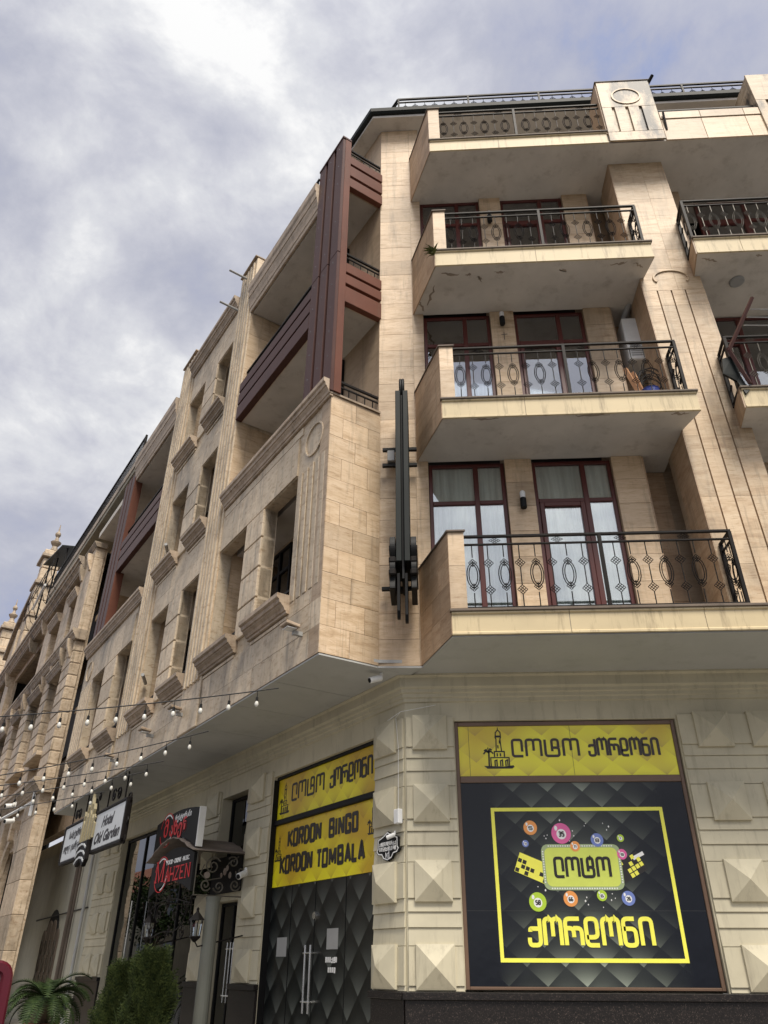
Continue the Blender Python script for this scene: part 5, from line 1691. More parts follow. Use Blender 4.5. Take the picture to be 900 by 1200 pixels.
MB().box(FU, -0.52, -0.40, 0.10, 0.20, 8.57, 8.78).build('driver_box', M['grey_plastic'], t, bevel=0.01)

# ---- floodlights along the ledge
def floodlight(s_, z, lab):
    t = thing('floodlight', lab, 'floodlight', LU.p(s_, 0.0, z), 'small floodlights along the first floor band')
    MB().box(LU, s_ - 0.03, s_ + 0.03, -0.02, 0.14, z - 0.08, z - 0.02).build('bracket', M['grey_plastic'], t)
    q = MB(); q.add([LU.p(s_ - 0.11, 0.08, z - 0.0), LU.p(s_ + 0.11, 0.08, z), LU.p(s_ + 0.11, 0.30, z + 0.03), LU.p(s_ - 0.11, 0.30, z + 0.03),
                     LU.p(s_ - 0.11, 0.08, z + 0.05), LU.p(s_ + 0.11, 0.08, z + 0.05), LU.p(s_ + 0.11, 0.30, z + 0.08), LU.p(s_ - 0.11, 0.30, z + 0.08)],
                    [(0, 1, 2, 3), (4, 5, 6, 7), (0, 1, 5, 4), (1, 2, 6, 5), (2, 3, 7, 6), (3, 0, 4, 7)])
    q.build('lamp_head', M['cornice'], t, bevel=0.01)
    MB().box(LU, s_ - 0.08, s_ + 0.08, 0.12, 0.27, z - 0.012, z - 0.002).build('lens', M['white_plastic'], t)
for s_, z, lab in ((0.52, 5.66, 'small floodlight nearest the stone corner under the first window'), (5.15, 5.62, 'small floodlight under the foot of the first fluted pilaster'),
                   (6.85, 5.60, 'small floodlight between the two middle bay sills'), (9.35, 5.58, 'small floodlight under the foot of the second fluted pilaster')):
    floodlight(s_, z, lab)
for s_, z, lab in ((7.55, 9.55, 'pale exhaust spout beside the middle bay first floor opening'), (7.9, 7.0, 'short pale pipe poking from the ground end of middle bay')):
    pass
q = MB(); q.tube([LU.p(8.45, -0.1, 10.42), LU.p(8.0, 0.12, 10.46)], 0.04, 8); tag(q.build('exhaust_pipe', M['grey_plastic'], origin=LU.p(8.45, -0.1, 10.42)), 'upper of two short pale pipes sticking from the middle bay openings', 'pipe')
q = MB(); q.tube([LU.p(8.45, -0.1, 7.1), LU.p(8.0, 0.12, 7.14)], 0.04, 8); tag(q.build('exhaust_pipe', M['grey_plastic'], origin=LU.p(8.45, -0.1, 7.1)), 'lower of two short pale pipes sticking from the middle bay openings', 'pipe')

# ---- cameras, junction box, plaque
def camera_thing(pos, d, lab, scale=1.0):
    pos = Vector(pos); d = Vector(d).normalized()
    t = thing('security_camera', lab, 'security camera', pos)
    up = Vector((0, 0, 1))
    q = MB(); q.tube([pos, pos - up * 0.06 * scale, pos - up * 0.06 * scale + d * 0.05 * scale], 0.022 * scale, 8); q.build('mount', M['white_plastic'], t)
    a = pos - up * 0.07 * scale
    q = MB(); q.tube([a, a + d * 0.20 * scale], 0.045 * scale, 12); q.build('housing', M['white_plastic'], t, bevel=0.006)
    q = MB(); q.tube([a + d * 0.199 * scale, a + d * 0.206 * scale], 0.034 * scale, 12); q.build('lens', M['black'], t)
    return t
camera_thing((-0.62, 10.22, 5.155), (-0.75, -0.5, -0.35), 'white security camera under the soffit beside the stone corner')
camera_thing(LG.p(4.70, 0.12, 3.06), LN * 0.8 - LX * 0.5 - Vector((0, 0, 0.35)), 'white security camera on the pilaster left of the quilted door', 1.15)
camera_thing(LG.p(0.14, 0.08, 3.12), LX * 0.6 + LN * 0.6 - Vector((0, 0, 0.3)), 'small white camera above the black house number plaque', 0.6)
t = MB().box(LG, 0.02, 0.13, 0.035, 0.11, 3.20, 3.38).build('junction_box', M['white_plastic'], origin=LG.p(0.07, 0.03, 3.2), bevel=0.008)
tag(t, 'small white junction box on the building corner above the plaque', 'junction box')
q = MB(); q.tube([LG.p(0.10, 0.05, 3.38), LG.p(0.10, 0.045, 4.20), LG.p(0.16, 0.045, 4.62), Vector((-0.36, 10.44, 4.66))], 0.0035, 5)
q.tube([Vector((-0.55, 10.60, 4.58)), Vector((-0.36, 10.44, 4.66)), Vector((0.14, 10.47, 4.76))], 0.0035, 5)
tag(q.build('camera_cable', M['white_plastic'], origin=LG.p(0.10, 0.05, 3.38)), 'thin cable climbing the building corner to the cornice', 'cable')
pt = thing('house_number_plaque', 'ornate black plaque with white outline and number 1 on the corner', 'plaque', LG.p(0.33, 0.03, 2.95))
def plq(sc_):
    o_ = [(0.0, 0.175), (0.10, 0.13), (0.22, 0.095), (0.25, 0.085), (0.25, -0.03), (0.28, -0.06), (0.24, -0.10), (0.15, -0.11), (0.10, -0.165), (0.0, -0.19)]
    full = o_ + [(-a, b) for a, b in reversed(o_[1:-1])]
    return [(0.34 + a * sc_, 2.965 + b * sc_) for a, b in full]
MB().prism(LG, plq(1.0), 0.034, 0.060).build('plaque_rim', M['black'], pt)
MB().prism(LG, plq(0.93), 0.060, 0.064).build('plaque_field', M['black'], pt)
q = MB(); q.ribbon(LG, plq(0.90), 0.007, 0.064, 0.066, closed=True); q.build('plaque_outline', M['white'], pt)
q = MB(); rnd = random.Random(3)
for z, a, b in ((2.965, 0.15, 0.53), (2.905, 0.15, 0.53)):
    u = b
    while u > a:
        c = rnd.choice('LOTKRDNI')
        for p in GE[c][1]:
            q.ribbon(LG, [(u - x * 0.034, z + y * 0.042) for x, y in p], 0.0042, 0.064, 0.0665)
        u -= 0.040
q.build('plaque_lettering', M['white'], pt)
q = MB(); q.ribbon(LG, [(0.38, 2.82), (0.38, 2.875), (0.345, 2.82), (0.345, 2.875)], 0.006, 0.064, 0.0665); q.ribbon(LG, [(0.325, 2.865), (0.305, 2.885), (0.305, 2.80)], 0.008, 0.064, 0.067)
q.build('plaque_number', M['white'], pt)

# ================================================================== restaurant canopy with its two black signs
def spiral(fr, c, r0, turns, a0, sgn=1, n=22, tail=None, w_=0.0):
    pts = []
    for i in range(n + 1):
        t_ = i / n
        r = r0 * (1 - 0.85 * t_)
        a = a0 + sgn * turns * 2 * math.pi * t_
        pts.append(fr.p(c[0] + r * math.cos(a), w_, c[1] + r * math.sin(a)))
    if tail:
        pts = [fr.p(tail[0], w_, tail[1])] + pts
    return pts
KW = 0.92                                             # canopy depth
cp = thing('entrance_canopy', 'rusty arched iron canopy with scrollwork sides over the restaurant entrance', 'canopy', LG.p(6.1, 0.0, 2.5))
CS0, CS1 = 4.98, 7.28
def arc_z(s_, base=3.30, rise=0.30):
    t_ = (s_ - CS0) / (CS1 - CS0)
    return base + rise * math.sin(math.pi * t_)
q = MB(); n = 16
vs = []; fs = []
for i in range(n + 1):
    s_ = CS0 - 0.10 + (CS1 - CS0 + 0.2) * i / n
    z = arc_z(max(CS0, min(CS1, s_))) + (0.018 if i % 2 else 0.0)
    for w_ in (0.0, KW + 0.14):
        vs += [LG.p(s_, w_, z), LG.p(s_, w_, z + 0.015)]
for i in range(n):
    a = i * 4; b = a + 4
    fs += [(a, b, b + 2, a + 2), (a + 1, a + 3, b + 3, b + 1), (a, a + 1, b + 1, b), (a + 2, b + 2, b + 3, a + 3)]
fs += [(0, 2, 3, 1), (n * 4, n * 4 + 1, n * 4 + 3, n * 4 + 2)]
q.add(vs, fs); q.build('canopy_roof', M['rust'], cp)
for s_ in (CS0, CS1):
    sf = Fr(LG.p(s_, 0, 0), LN, -LX)
    q = MB()
    q.tube([sf.p(0.0, 0, 2.62), sf.p(KW, 0, 2.62), sf.p(KW, 0, 3.30), sf.p(0, 0, 3.30)], 0.014, 5, closed=True)
    for c, r, tn, a0, sg in (((0.62, 3.08), 0.15, 1.6, 2.6, -1), ((0.25, 3.16), 0.10, 1.4, 0.5, 1), ((0.72, 2.78), 0.10, 1.5, 3.6, 1), ((0.48, 2.76), 0.10, 1.5, -0.2, -1), ((0.18, 2.80), 0.10, 1.5, 3.3, 1), ((0.10, 3.02), 0.09, 1.2, 0.0, -1)):
        q.tube(spiral(sf, c, r, tn, a0, sg), 0.014, 5)
    q.tube([sf.p(0.77, 0, 3.10), sf.p(0.84, 0, 2.95), sf.p(0.70, 0, 2.85), sf.p(0.45, 0, 2.90), sf.p(0.33, 0, 3.14), sf.p(0.15, 0, 3.26)], 0.010, 5)
    q.build('scroll_panel', M['iron_light'], cp)
    # leaves and a rosette worked on the panel
    q = MB()
    for (a, b, r) in ((0.40, 3.00, 0.09), (0.30, 2.95, 0.08), (0.36, 3.06, 0.07), (0.46, 2.94, 0.06)):
        q.disc(sf, a, b, r * 0.35, 0.01, 0.025, 7, rz=r * 0.7)
    q.disc(sf, 0.72, 2.93, 0.055, 0.012, 0.03, 9)
    q.build('iron_leaf', M['rust'], cp)
MB().box(LG, 5.02, 7.3, 0.045, 0.06, 2.72, 3.34).build('canopy_shade_sheet', M['black'], cp)  # added black sheet standing in for the shade under the canopy roof
MB().box(LG, 6.41, 7.3, 0.06, 0.07, 2.74, 3.30).build('canopy_shade_pane', M['glass_dark'], cp)  # added dark pane, carries the same stand-in shade across the pilaster
# front fringe of scrolls below the lower sign
ff = Fr(LG.p(0, KW, 0), LX, LN)
q = MB()
for c, r, tn, a0, sg in (((5.35, 2.45), 0.16, 1.6, 1.0, 1), ((5.75, 2.35), 0.13, 1.5, 2.6, -1), ((6.2, 2.55), 0.12, 1.5, 0.4, 1), ((6.6, 2.38), 0.16, 1.6, 2.0, -1), ((7.0, 2.50), 0.13, 1.5, 0.4, 1), ((6.9, 2.12), 0.12, 1.5, 3.3, 1), ((5.3, 2.10), 0.12, 1.5, 0.2, -1), ((6.0, 2.10), 0.09, 1.4, 1.2, 1)):
    q.tube(spiral(ff, c, r, tn, a0, sg), 0.011, 5)
for pts in ([(5.02, 2.62), (5.3, 2.2), (5.75, 2.08), (6.3, 2.12), (6.95, 2.0), (7.2, 2.3), (7.25, 2.65)], [(5.05, 2.5), (5.9, 2.62), (6.6, 2.6), (7.2, 2.45)]):
    q.tube([ff.p(a, 0, b) for a, b in round_path(pts, 0.25, 5)], 0.011, 5)
q.build('scroll_fringe', M['iron'], cp)
for s_ in (5.06, 7.2):
    q = MB(); q.tube([LG.p(s_, KW - 0.02, 2.62), LG.p(s_, KW - 0.02, 2.2)], 0.012, 5); q.build('hanger', M['iron'], cp)
cl = MB(); cl.lathe(LG.p(4.80, 0.62, 0.13), [(0.15, 0), (0.15, 0.06), (0.12, 0.10), (0.115, 2.38), (0.13, 2.46)], 18)
tag(cl.build('entrance_column', M['column'], origin=LG.p(4.80, 0.62, 0.13), smooth=False), 'round grey-green column in front of the restaurant entrance door', 'column')

def arch_sign(root, s0, s1, zlow, zr, rise, w0, w1, mat, name='panel', bottom_rise=0.0):
    n = 14
    top_ = [(s0 + (s1 - s0) * i / n, zr + rise * math.sin(math.pi * (0.10 + 0.90 * i / n)) - rise * math.sin(math.pi * 0.10)) for i in range(n + 1)]
    bot = [(s0 + (s1 - s0) * i / n, zlow + bottom_rise * math.sin(math.pi * i / n)) for i in range(n, -1, -1)]
    q = MB(); q.prism(LG, top_ + bot, w0, w1)
    return q.build(name, mat, root)
rs1 = thing('restaurant_sign', 'upper black restaurant sign with red Georgian lettering and a white right edge', 'sign', LG.p(6.1, KW, 3.35))
arch_sign(rs1, 5.0, 7.25, 3.38, 4.02, 0.12, KW - 0.05, KW + 0.06, M['black'], bottom_rise=0.26)
MB().box(LG, 4.96, 4.995, KW - 0.05, KW + 0.065, 3.37, 4.03).build('edge_light', M['white_plastic'], rs1)
rs2 = thing('restaurant_sign', 'lower black restaurant sign reading MAHZEN in red beneath the canopy roof', 'sign', LG.p(6.1, KW, 2.62))
arch_sign(rs2, 5.02, 7.22, 2.68, 3.28, 0.24, KW - 0.03, KW + 0.05, M['black'], bottom_rise=0.22)
def ring(root, c, ru, rz, a0, a1, mat, w_, half=0.012, nm='ring'):
    q = MB(); n = 30
    q.ribbon(LG, [(c[0] + ru * math.cos(a0 + (a1 - a0) * i / n), c[1] + rz * math.sin(a0 + (a1 - a0) * i / n)) for i in range(n + 1)], half, w_, w_ + 0.004)
    q.build(nm, mat, root)
FM = Fr(LG.o, LG.x, LG.n)
def lfont(root, body, s_left, z, size, mat, w_, sx=1.0, shear=0.0, off=0.0):
    return font_text(body, LG, s_left, z, size, mat, root, w_=w_, sx=sx, shear=shear, flip=True, offset=off)
ring(rs1, (6.62, 3.82), 0.36, 0.30, 0.2, 6.0, M['red'], KW + 0.061, 0.008)
ring(rs1, (6.62, 3.82), 0.31, 0.265, 0.9, 2.4, M['white'], KW + 0.061); ring(rs1, (6.62, 3.82), 0.31, 0.265, 3.3, 4.6, M['white'], KW + 0.061)
lfont(rs1, 'მ', 6.80, 3.70, 0.42, M['red'], KW + 0.067, 1.1, off=0.006)
lfont(rs1, 'აზენ', 6.45, 3.69, 0.33, M['red'], KW + 0.067, 1.15, off=0.009)
lfont(rs1, 'რესტორანი', 6.22, 3.93, 0.14, M['white'], KW + 0.067, 1.0, off=0.002)
ring(rs2, (6.62, 3.05), 0.36, 0.30, 0.2, 6.0, M['red'], KW + 0.051, 0.008)
ring(rs2, (6.62, 3.05), 0.31, 0.265, 0.9, 2.4, M['white'], KW + 0.051); ring(rs2, (6.62, 3.05), 0.31, 0.265, 3.3, 4.6, M['white'], KW + 0.051)
# MAHZEN in red capitals with slab serifs
def serif_word(root, word, s_left, z, h, adv, mat, w_):
    q = MB(); u = s_left
    W_ = {'M': [[(0, 0), (0, 1)], [(0, 1), (0.45, 0.05), (0.9, 1)], [(0.9, 1), (0.9, 0)]], 'A': [[(0, 0), (0.4, 1), (0.8, 0)], [(0.2, 0.35), (0.6, 0.35)]],
          'H': [[(0, 0), (0, 1)], [(0.7, 0), (0.7, 1)], [(0, 0.5), (0.7, 0.5)]], 'Z': [[(0, 0.95), (0.65, 0.95), (0, 0.05), (0.65, 0.05)]],
          'E': [[(0, 0), (0, 1)], [(0, 0.95), (0.6, 0.95)], [(0, 0.5), (0.45, 0.5)], [(0, 0.05), (0.6, 0.05)]], 'N': [[(0, 0), (0, 1)], [(0, 1), (0.7, 0)], [(0.7, 0), (0.7, 1)]]}
    SF = {'M': [(0, 0), (0.9, 0), (0, 1), (0.9, 1)], 'A': [(0, 0), (0.8, 0)], 'H': [(0, 0), (0, 1), (0.7, 0), (0.7, 1)], 'Z': [], 'E': [], 'N': [(0, 0), (0, 1), (0.7, 1)]}
    for c in word:
        ww = w_
        for i, p in enumerate(W_[c]):
            q.ribbon(LG, [(u - a * h * adv, z + b * h) for a, b in p], h * (0.075 if i % 2 == 0 else 0.045), w_, ww + 0.003 + i * 0.0004)
        for (a, b) in SF[c]:
            zz_ = z + b * h + (0.02 * h if b == 0 else -0.02 * h)
            q.ribbon(LG, [(u - (a - 0.14) * h * adv, zz_), (u - (a + 0.14) * h * adv, zz_)], h * 0.028, w_, w_ + 0.0046)
        u -= (1.15 if c == 'M' else 0.98) * h * adv
    q.build('lettering', mat, root)
serif_word(rs2, 'M', 6.88, 2.92, 0.36, 1.15, M['red'], KW + 0.056)
serif_word(rs2, 'AHZEN', 6.38, 2.90, 0.23, 1.16, M['red'], KW + 0.056)
lfont(rs2, 'FOOD · DRINK · MUSIC', 6.38, 3.19, 0.105, M['white'], KW + 0.056, 1.05, off=0.003)

# lanterns on brackets
def lantern(s_, w_, z, lab):
    t = thing('wall_lantern', lab, 'lantern', LG.p(s_, w_, z), 'lanterns beside the restaurant entrance')
    c = LG.p(s_, w_, z)
    MB().lathe(c, [(0.02, -0.06), (0.05, -0.03), (0.09, 0.0), (0.10, 0.015), (0.09, 0.03)], 6).build('lantern_base', M['iron'], t)
    MB().lathe(c, [(0.078, 0.03), (0.105, 0.26)], 6).build('lantern_glass', M['glass'], t)
    MB().lathe(c, [(0.02, 0.03), (0.025, 0.12), (0.02, 0.2), (0.005, 0.22)], 8).build('candle_bulb', M['white'], t)
    q = MB()
    for k in range(6):
        a = k * math.pi / 3
        q.tube([c + Vector((0.08 * math.cos(a), 0.08 * math.sin(a), 0.03)), c + Vector((0.108 * math.cos(a), 0.108 * math.sin(a), 0.26))], 0.007, 4)
    q.build('lantern_ribs', M['iron'], t)
    MB().lathe(c, [(0.13, 0.255), (0.12, 0.275), (0.06, 0.34), (0.03, 0.37), (0.02, 0.40), (0.028, 0.42), (0.0, 0.45)], 6).build('lantern_cap', M['iron'], t)
    q = MB(); q.tube([c + Vector((0, 0, -0.04)), c + Vector((0, 0, -0.12)) - LN * 0.06, c - LN * 0.16 + Vector((0, 0, -0.10)), LG.p(s_, 0.04, z + 0.05)], 0.012, 5)
    q.tube(spiral(Fr(LG.p(s_, 0, 0), LN, -LX), (w_ - 0.25, z + 0.02), 0.10, 1.4, 2.0, 1), 0.009, 5)
    q.build('lantern_bracket', M['iron'], t)
lantern(4.78, 0.88, 1.98, 'right hand iron lantern by the door next to the grey column')
lantern(7.18, 0.88, 2.02, 'left hand iron lantern half hidden above the conifer shrubs')

# ================================================================== hotel sign hung under the soffit
HW = 1.45
ht = thing('hotel_sign', 'white two-panel hotel sign with a dark gilded emblem hung under the soffit', 'sign', LG.p(10.5, HW, 5.16))
for a, b, z0, z1 in ((7.95, 10.15, 3.78, 4.52), (11.2, 13.0, 3.78, 4.55)):
    MB().box(LG, a, b, HW - 0.05, HW + 0.03, z0, z1).build('sign_panel', M['signwhite'], ht, bevel=0.01)
    q = MB(); q.box(LG, a - 0.06, b + 0.06, HW - 0.07, HW + 0.05, z0 - 0.08, z0); q.box(LG, a - 0.06, b + 0.06, HW - 0.07, HW + 0.05, z1, z1 + 0.07)
    q.box(LG, a - 0.10, a, HW - 0.07, HW + 0.05, z0 - 0.02, z1 + 0.02); q.box(LG, b, b + 0.10, HW - 0.07, HW + 0.05, z0 - 0.02, z1 + 0.02)
    q.build('sign_frame', M['iron'], ht, bevel=0.02)
lfont(ht, 'Hotel', 9.62, 4.20, 0.30, M['ink'], HW + 0.031, 1.2, 0.4, 0.012)
lfont(ht, 'Old Garden', 10.05, 3.88, 0.31, M['ink'], HW + 0.031, 1.25, 0.4, 0.012)
lfont(ht, 'სასტუმრო', 12.55, 4.27, 0.21, M['ink'], HW + 0.031, 1.1, 0.3, 0.010)
lfont(ht, 'ოლდ გარდენი', 12.88, 3.98, 0.22, M['ink'], HW + 0.031, 1.1, 0.3, 0.010)
# emblem: a sheaf of tall gilded blades over a banded shield
q = MB()
for k, (ds, h, z0) in enumerate(((-0.48, 0.50, 4.05), (-0.32, 0.80, 4.0), (-0.16, 0.98, 3.98), (0.0, 1.10, 3.98), (0.16, 0.92, 4.0), (0.32, 0.68, 4.02), (0.48, 0.42, 4.06))):
    c = 10.68 + ds
    q.prism(LG, [(c - 0.045, z0), (c + 0.045, z0), (c + 0.062, z0 + h * 0.62), (c + 0.02, z0 + h * 0.70), (c + 0.045, z0 + h * 0.84), (c, z0 + h), (c - 0.055, z0 + h * 0.84), (c - 0.02, z0 + h * 0.70), (c - 0.06, z0 + h * 0.60)], HW + 0.02 + 0.012 * (k % 3), HW + 0.08 + 0.015 * (k % 3))
M['gilt'] = flat('gilded_wood', (0.34, 0.29, 0.17), 0.5)
q.each('emblem_blade', M['gilt'], ht)
MB().prism(LG, [(10.18, 4.0), (11.2, 4.0), (11.2, 4.4), (10.98, 4.72), (10.76, 4.95), (10.60, 4.95), (10.36, 4.72), (10.16, 4.4)], HW - 0.03, HW + 0.018).build('emblem_back', M['black'], ht)
q = MB(); q.prism(LG, [(10.25, 4.02), (11.1, 4.02), (11.14, 3.62), (10.98, 3.50), (10.68, 3.62), (10.38, 3.46), (10.2, 3.6)], HW + 0.03, HW + 0.12); q.build('emblem_shield', M['iron'], ht, bevel=0.015)
q = MB()
for z in (3.90, 3.76, 3.62):
    q.ribbon(LG, [(10.28, z - 0.05), (10.45, z + 0.03), (10.68, z + 0.06), (10.92, z + 0.03), (11.08, z - 0.05)], 0.02, HW + 0.12, HW + 0.135)
q.build('emblem_bands', M['signwhite'], ht)
q = MB()
for s_ in (8.3, 9.6, 11.5, 12.7):
    q.tube([LG.p(s_, HW - 0.02, 4.56), LG.p(s_, HW - 0.02, 5.16)], 0.018, 5)
q.build('sign_hanger', M['iron'], ht)
q = MB()
fh = Fr(LG.p(0, HW - 0.02, 0), LX, LN)
for c, r, tn, a0, sg in (((8.8, 4.78), 0.15, 1.5, 0.5, 1), ((9.2, 4.80), 0.15, 1.5, 2.6, -1), ((7.92, 4.55), 0.13, 1.5, 0.5, 1), ((7.90, 4.1), 0.12, 1.5, 3.0, -1), ((7.86, 3.75), 0.10, 1.5, 0.3, 1), ((13.08, 4.3), 0.13, 1.5, 0.3, 1), ((13.1, 3.8), 0.12, 1.5, 2.0, -1), ((12.1, 4.80), 0.14, 1.5, 0.5, 1), ((12.4, 4.82), 0.13, 1.5, 2.6, -1), ((10.4, 4.95), 0.10, 1.4, 1.0, 1), ((11.0, 4.9), 0.10, 1.4, 2.0, -1)):
    q.tube(spiral(fh, c, r, tn, a0, sg), 0.018, 5)
q.build('sign_scrolls', M['iron'], ht)

# ================================================================== string lights
BW = MB().lathe((0, 0, 0), [(0.004, 0.0), (0.006, -0.085), (0.018, -0.095), (0.021, -0.15)], 7).mesh('bulb_socket', M['black'])
BG = MB().lathe((0, 0, 0), [(0.016, -0.148), (0.025, -0.17), (0.031, -0.195), (0.025, -0.222), (0.010, -0.234)], 10).mesh('bulb', M['bulb'], smooth=True)
def strand(a, b, lab, sag=0.10, step=0.40, first=0.30):
    a = Vector(a); b = Vector(b)
    t = thing('light_string', lab, 'string lights', a, 'strings of bulbs slung across the street')
    L_ = (b - a).length; n = 30
    P = lambda t_: a.lerp(b, t_) - Vector((0, 0, sag * 4 * t_ * (1 - t_)))
    MB().tube([P(i / n) for i in range(n + 1)], 0.009, 4).build('string_cable', M['cable'], t)
    d = first; rnd = random.Random(len(lab))
    while d < L_ - 0.1:
        p = P(d / L_)
        inst('bulb_socket', BW, t, p); inst('bulb', BG, t, p)
        d += step * rnd.uniform(0.97, 1.03)
    return t
strand((-2.10, 10.36, 5.00), (-7.6, 10.3, 4.55), 'nearest and highest light string, running past the first floor window sills', 0.06)
strand((-3.65, 12.44, 4.96), (-8.6, 12.7, 4.14), 'second light string from the stone corner, under the highest one', 0.08, 0.41)
strand((-4.95, 14.19, 4.88), (-9.3, 14.25, 4.36), 'third light string counted down from the highest one', 0.05, 0.385)
strand((-5.51, 14.95, 4.86), (-9.8, 15.05, 4.24), 'fourth light string counted down from the highest one', 0.03, 0.38)
strand((-7.30, 17.35, 4.95), (-11.6, 17.6, 4.40), 'lowest and farthest light string, running over the hotel sign top', 0.04, 0.42)

# ================================================================== older ornate house beyond
H2 = thing('ornate_house', 'older sandstone house with banded piers, mouldings and pinnacled gables far left', 'building', LU.p(17.8, 0, 0))
q = MB()
BASEO = [(s_, s_ + 2.2, 0.0, 4.9) for s_ in (20.6, 24.6, 28.6, 32.6)]
wall_open(q, LU, 17.85, 60, 0.0, 6.2, -0.42, -0.25, BASEO)
L2O = [(19.2, 21.15, 7.75, 10.3), (22.4, 24.5, 7.75, 10.3), (26.3, 28.0, 7.75, 10.3), (29.6, 31.3, 7.75, 10.3), (33.0, 34.6, 7.75, 10.3), (36.4, 38.0, 7.75, 10.3)]
wall_open(q, LU, 17.85, 60, 6.2, 11.4, -0.42, -0.3, L2O)
L3O = [(19.5, 20.6, 11.9, 13.25), (22.4, 23.9, 11.9, 13.25), (25.8, 33.8, 11.9, 14.2), (35.6, 37.2, 11.9, 14.2), (38.6, 40.0, 11.9, 14.2)]
wall_open(q, LU, 17.85, 60, 11.4, 15.0, -0.42, -0.3, L3O)
q.build('house_wall', M['sand'], H2)
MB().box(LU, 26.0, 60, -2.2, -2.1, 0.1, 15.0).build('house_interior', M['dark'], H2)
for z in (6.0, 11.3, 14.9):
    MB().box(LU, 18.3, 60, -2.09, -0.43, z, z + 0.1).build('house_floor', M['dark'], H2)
MB().box(LU, 25.6, 34.0, -2.1, -0.35, 14.22, 14.4).build('balcony_ceiling', M['sand_dark'], H2)
# lower pier and base
zz0 = 0.13
while zz0 < 6.1:
    zz1 = min(zz0 + 0.9, 6.18)
    MB().box(LU, 17.8, 19.9, -0.34, 0.0, zz0 + 0.004, zz1 - 0.004).build('pier_block', M['sand'], H2, bevel=0.012)
    zz0 = zz1
for s_ in (23.2, 27.2, 31.2):
    MB().box(LU, s_, s_ + 1.0, -0.3, 0.0, 0.13, 6.18).build('lower_pier', M['sand'], H2, bevel=0.015)
# arched heads in the base openings
for s_ in (20.6, 24.6):
    q = MB(); c = s_ + 1.1
    q.ribbon(LU, [(c + 1.25 * math.cos(math.pi * i / 14), 4.15 + 1.25 * math.sin(math.pi * i / 14)) for i in range(15)], 0.16, -0.28, -0.12); q.build('arch_moulding', M['sand'], H2, bevel=0.01)
    MB().box(LU, c - 0.16, c + 0.16, -0.28, 0.02, 5.2, 5.85).build('keystone', M['sand'], H2, bevel=0.02)
    q = MB()
    for i in range(12):
        q.box(LU, s_, s_ + 2.2, -0.5, -0.46, 2.6 + i * 0.19, 2.72 + i * 0.19)
    q.build('shutter', M['sand_dark'], H2)
# banded piers at first floor
pz = [6.62 + i * 0.42 for i in range(12)]
def banded(s0, s1, w0=-0.34, w1=0.0, sh=None):
    for i in range(11):
        z0, z1 = pz[i], pz[i + 1] if i < 10 else 11.2
        MB().box(LU, s0, s1, w0, w1, z0 + 0.016, z1 - 0.016).build('pier_block', M['sand'], H2, bevel=0.022)
    MB().box(LU, s0 + 0.02, s1 - 0.02, w0, w1 - 0.03, 6.6, 11.2).build('pier_core', M['sand_dark'], H2)
banded(17.8, 19.15)
banded(21.2, 22.35, w1=-0.04)
banded(24.55, 26.2, w1=-0.02)
banded(28.05, 29.5, w1=-0.04)
banded(31.4, 32.9, w1=-0.02)
banded(34.7, 36.3, w1=-0.02)
# smooth second-floor piers
for a, b, zt in ((17.8, 19.4, 14.85), (20.7, 22.3, 14.5), (24.0, 25.6, 14.5), (34.0, 35.5, 14.5), (37.3, 38.5, 14.5)):
    z0 = 11.6
    while z0 < zt - 0.05:
        z1 = min(z0 + 0.95, zt)
        MB().box(LU, a, b, -0.34, 0.0 if a < 18 else -0.06, z0 + 0.003, z1 - 0.003).build('pier_block', M['sand'], H2, bevel=0.006)
        z0 = z1
# mouldings
moulding(LU, 17.6, 60, 6.18, 6.60, 0.30, 'string_course', M['sand_dark'], 5, H2, w0=-0.3)
moulding(LU, 17.66, 60, 11.22, 11.58, 0.20, 'string_course', M['sand_dark'], 4, H2, w0=-0.3)
moulding(LU, 17.7, 19.5, 14.85, 15.05, 0.12, 'pier_cap', M['sand_dark'], 3, H2, w0=-0.36)
moulding(LU, 19.1, 60, 14.5, 15.0, 0.34, 'main_cornice', M['sand_dark'], 5, H2, w0=-0.3)
for a, b in ((19.2, 21.15), (22.4, 24.5), (26.3, 28.0), (29.6, 31.3), (33.0, 34.6)):
    moulding(LU, a - 0.05, b + 0.05, 10.55, 10.85, 0.16, 'window_hood', M['sand_dark'], 4, H2, w0=-0.28)
    MB().box(LU, a - 0.1, b + 0.1, -0.28, 0.18, 7.55, 7.70).build('window_sill', M['sand'], H2, bevel=0.02)
    MB().box(LU, a + 0.1, b - 0.1, -0.9, -0.86, 7.75, 10.3).build('window', M['dark'], H2)
    for e in (a + 0.05, b - 0.15):
        q = MB(); q.prism(Fr(LU.p(e, 0, 0), LN, -LX), [(-0.28, 10.5), (-0.10, 10.55), (0.06, 10.9), (0.12, 11.18), (-0.28, 11.18)], -0.08, 0.08)
        q.build('console', M['sand'], H2, bevel=0.015)
for a, b in ((19.5, 20.6), (22.4, 23.9)):
    moulding(LU, a - 0.1, b + 0.1, 13.5, 13.85, 0.16, 'window_hood', M['sand_dark'], 4, H2, w0=-0.28)
    MB().box(LU, a, b, -0.9, -0.86, 11.9, 13.25).build('window', M['dark'], H2)
for e in (18.1, 19.2, 25.6, 28.2, 34.1, 37.2):
    for zc in (11.0, 14.35):
        q = MB(); q.prism(Fr(LU.p(e, 0, 0), LN, -LX), [(-0.2, zc - 0.4), (0.05, zc - 0.35), (0.18, zc), (0.22, zc + 0.3), (-0.2, zc + 0.3)], -0.09, 0.09)
        q.build('console', M['sand'], H2, bevel=0.015)
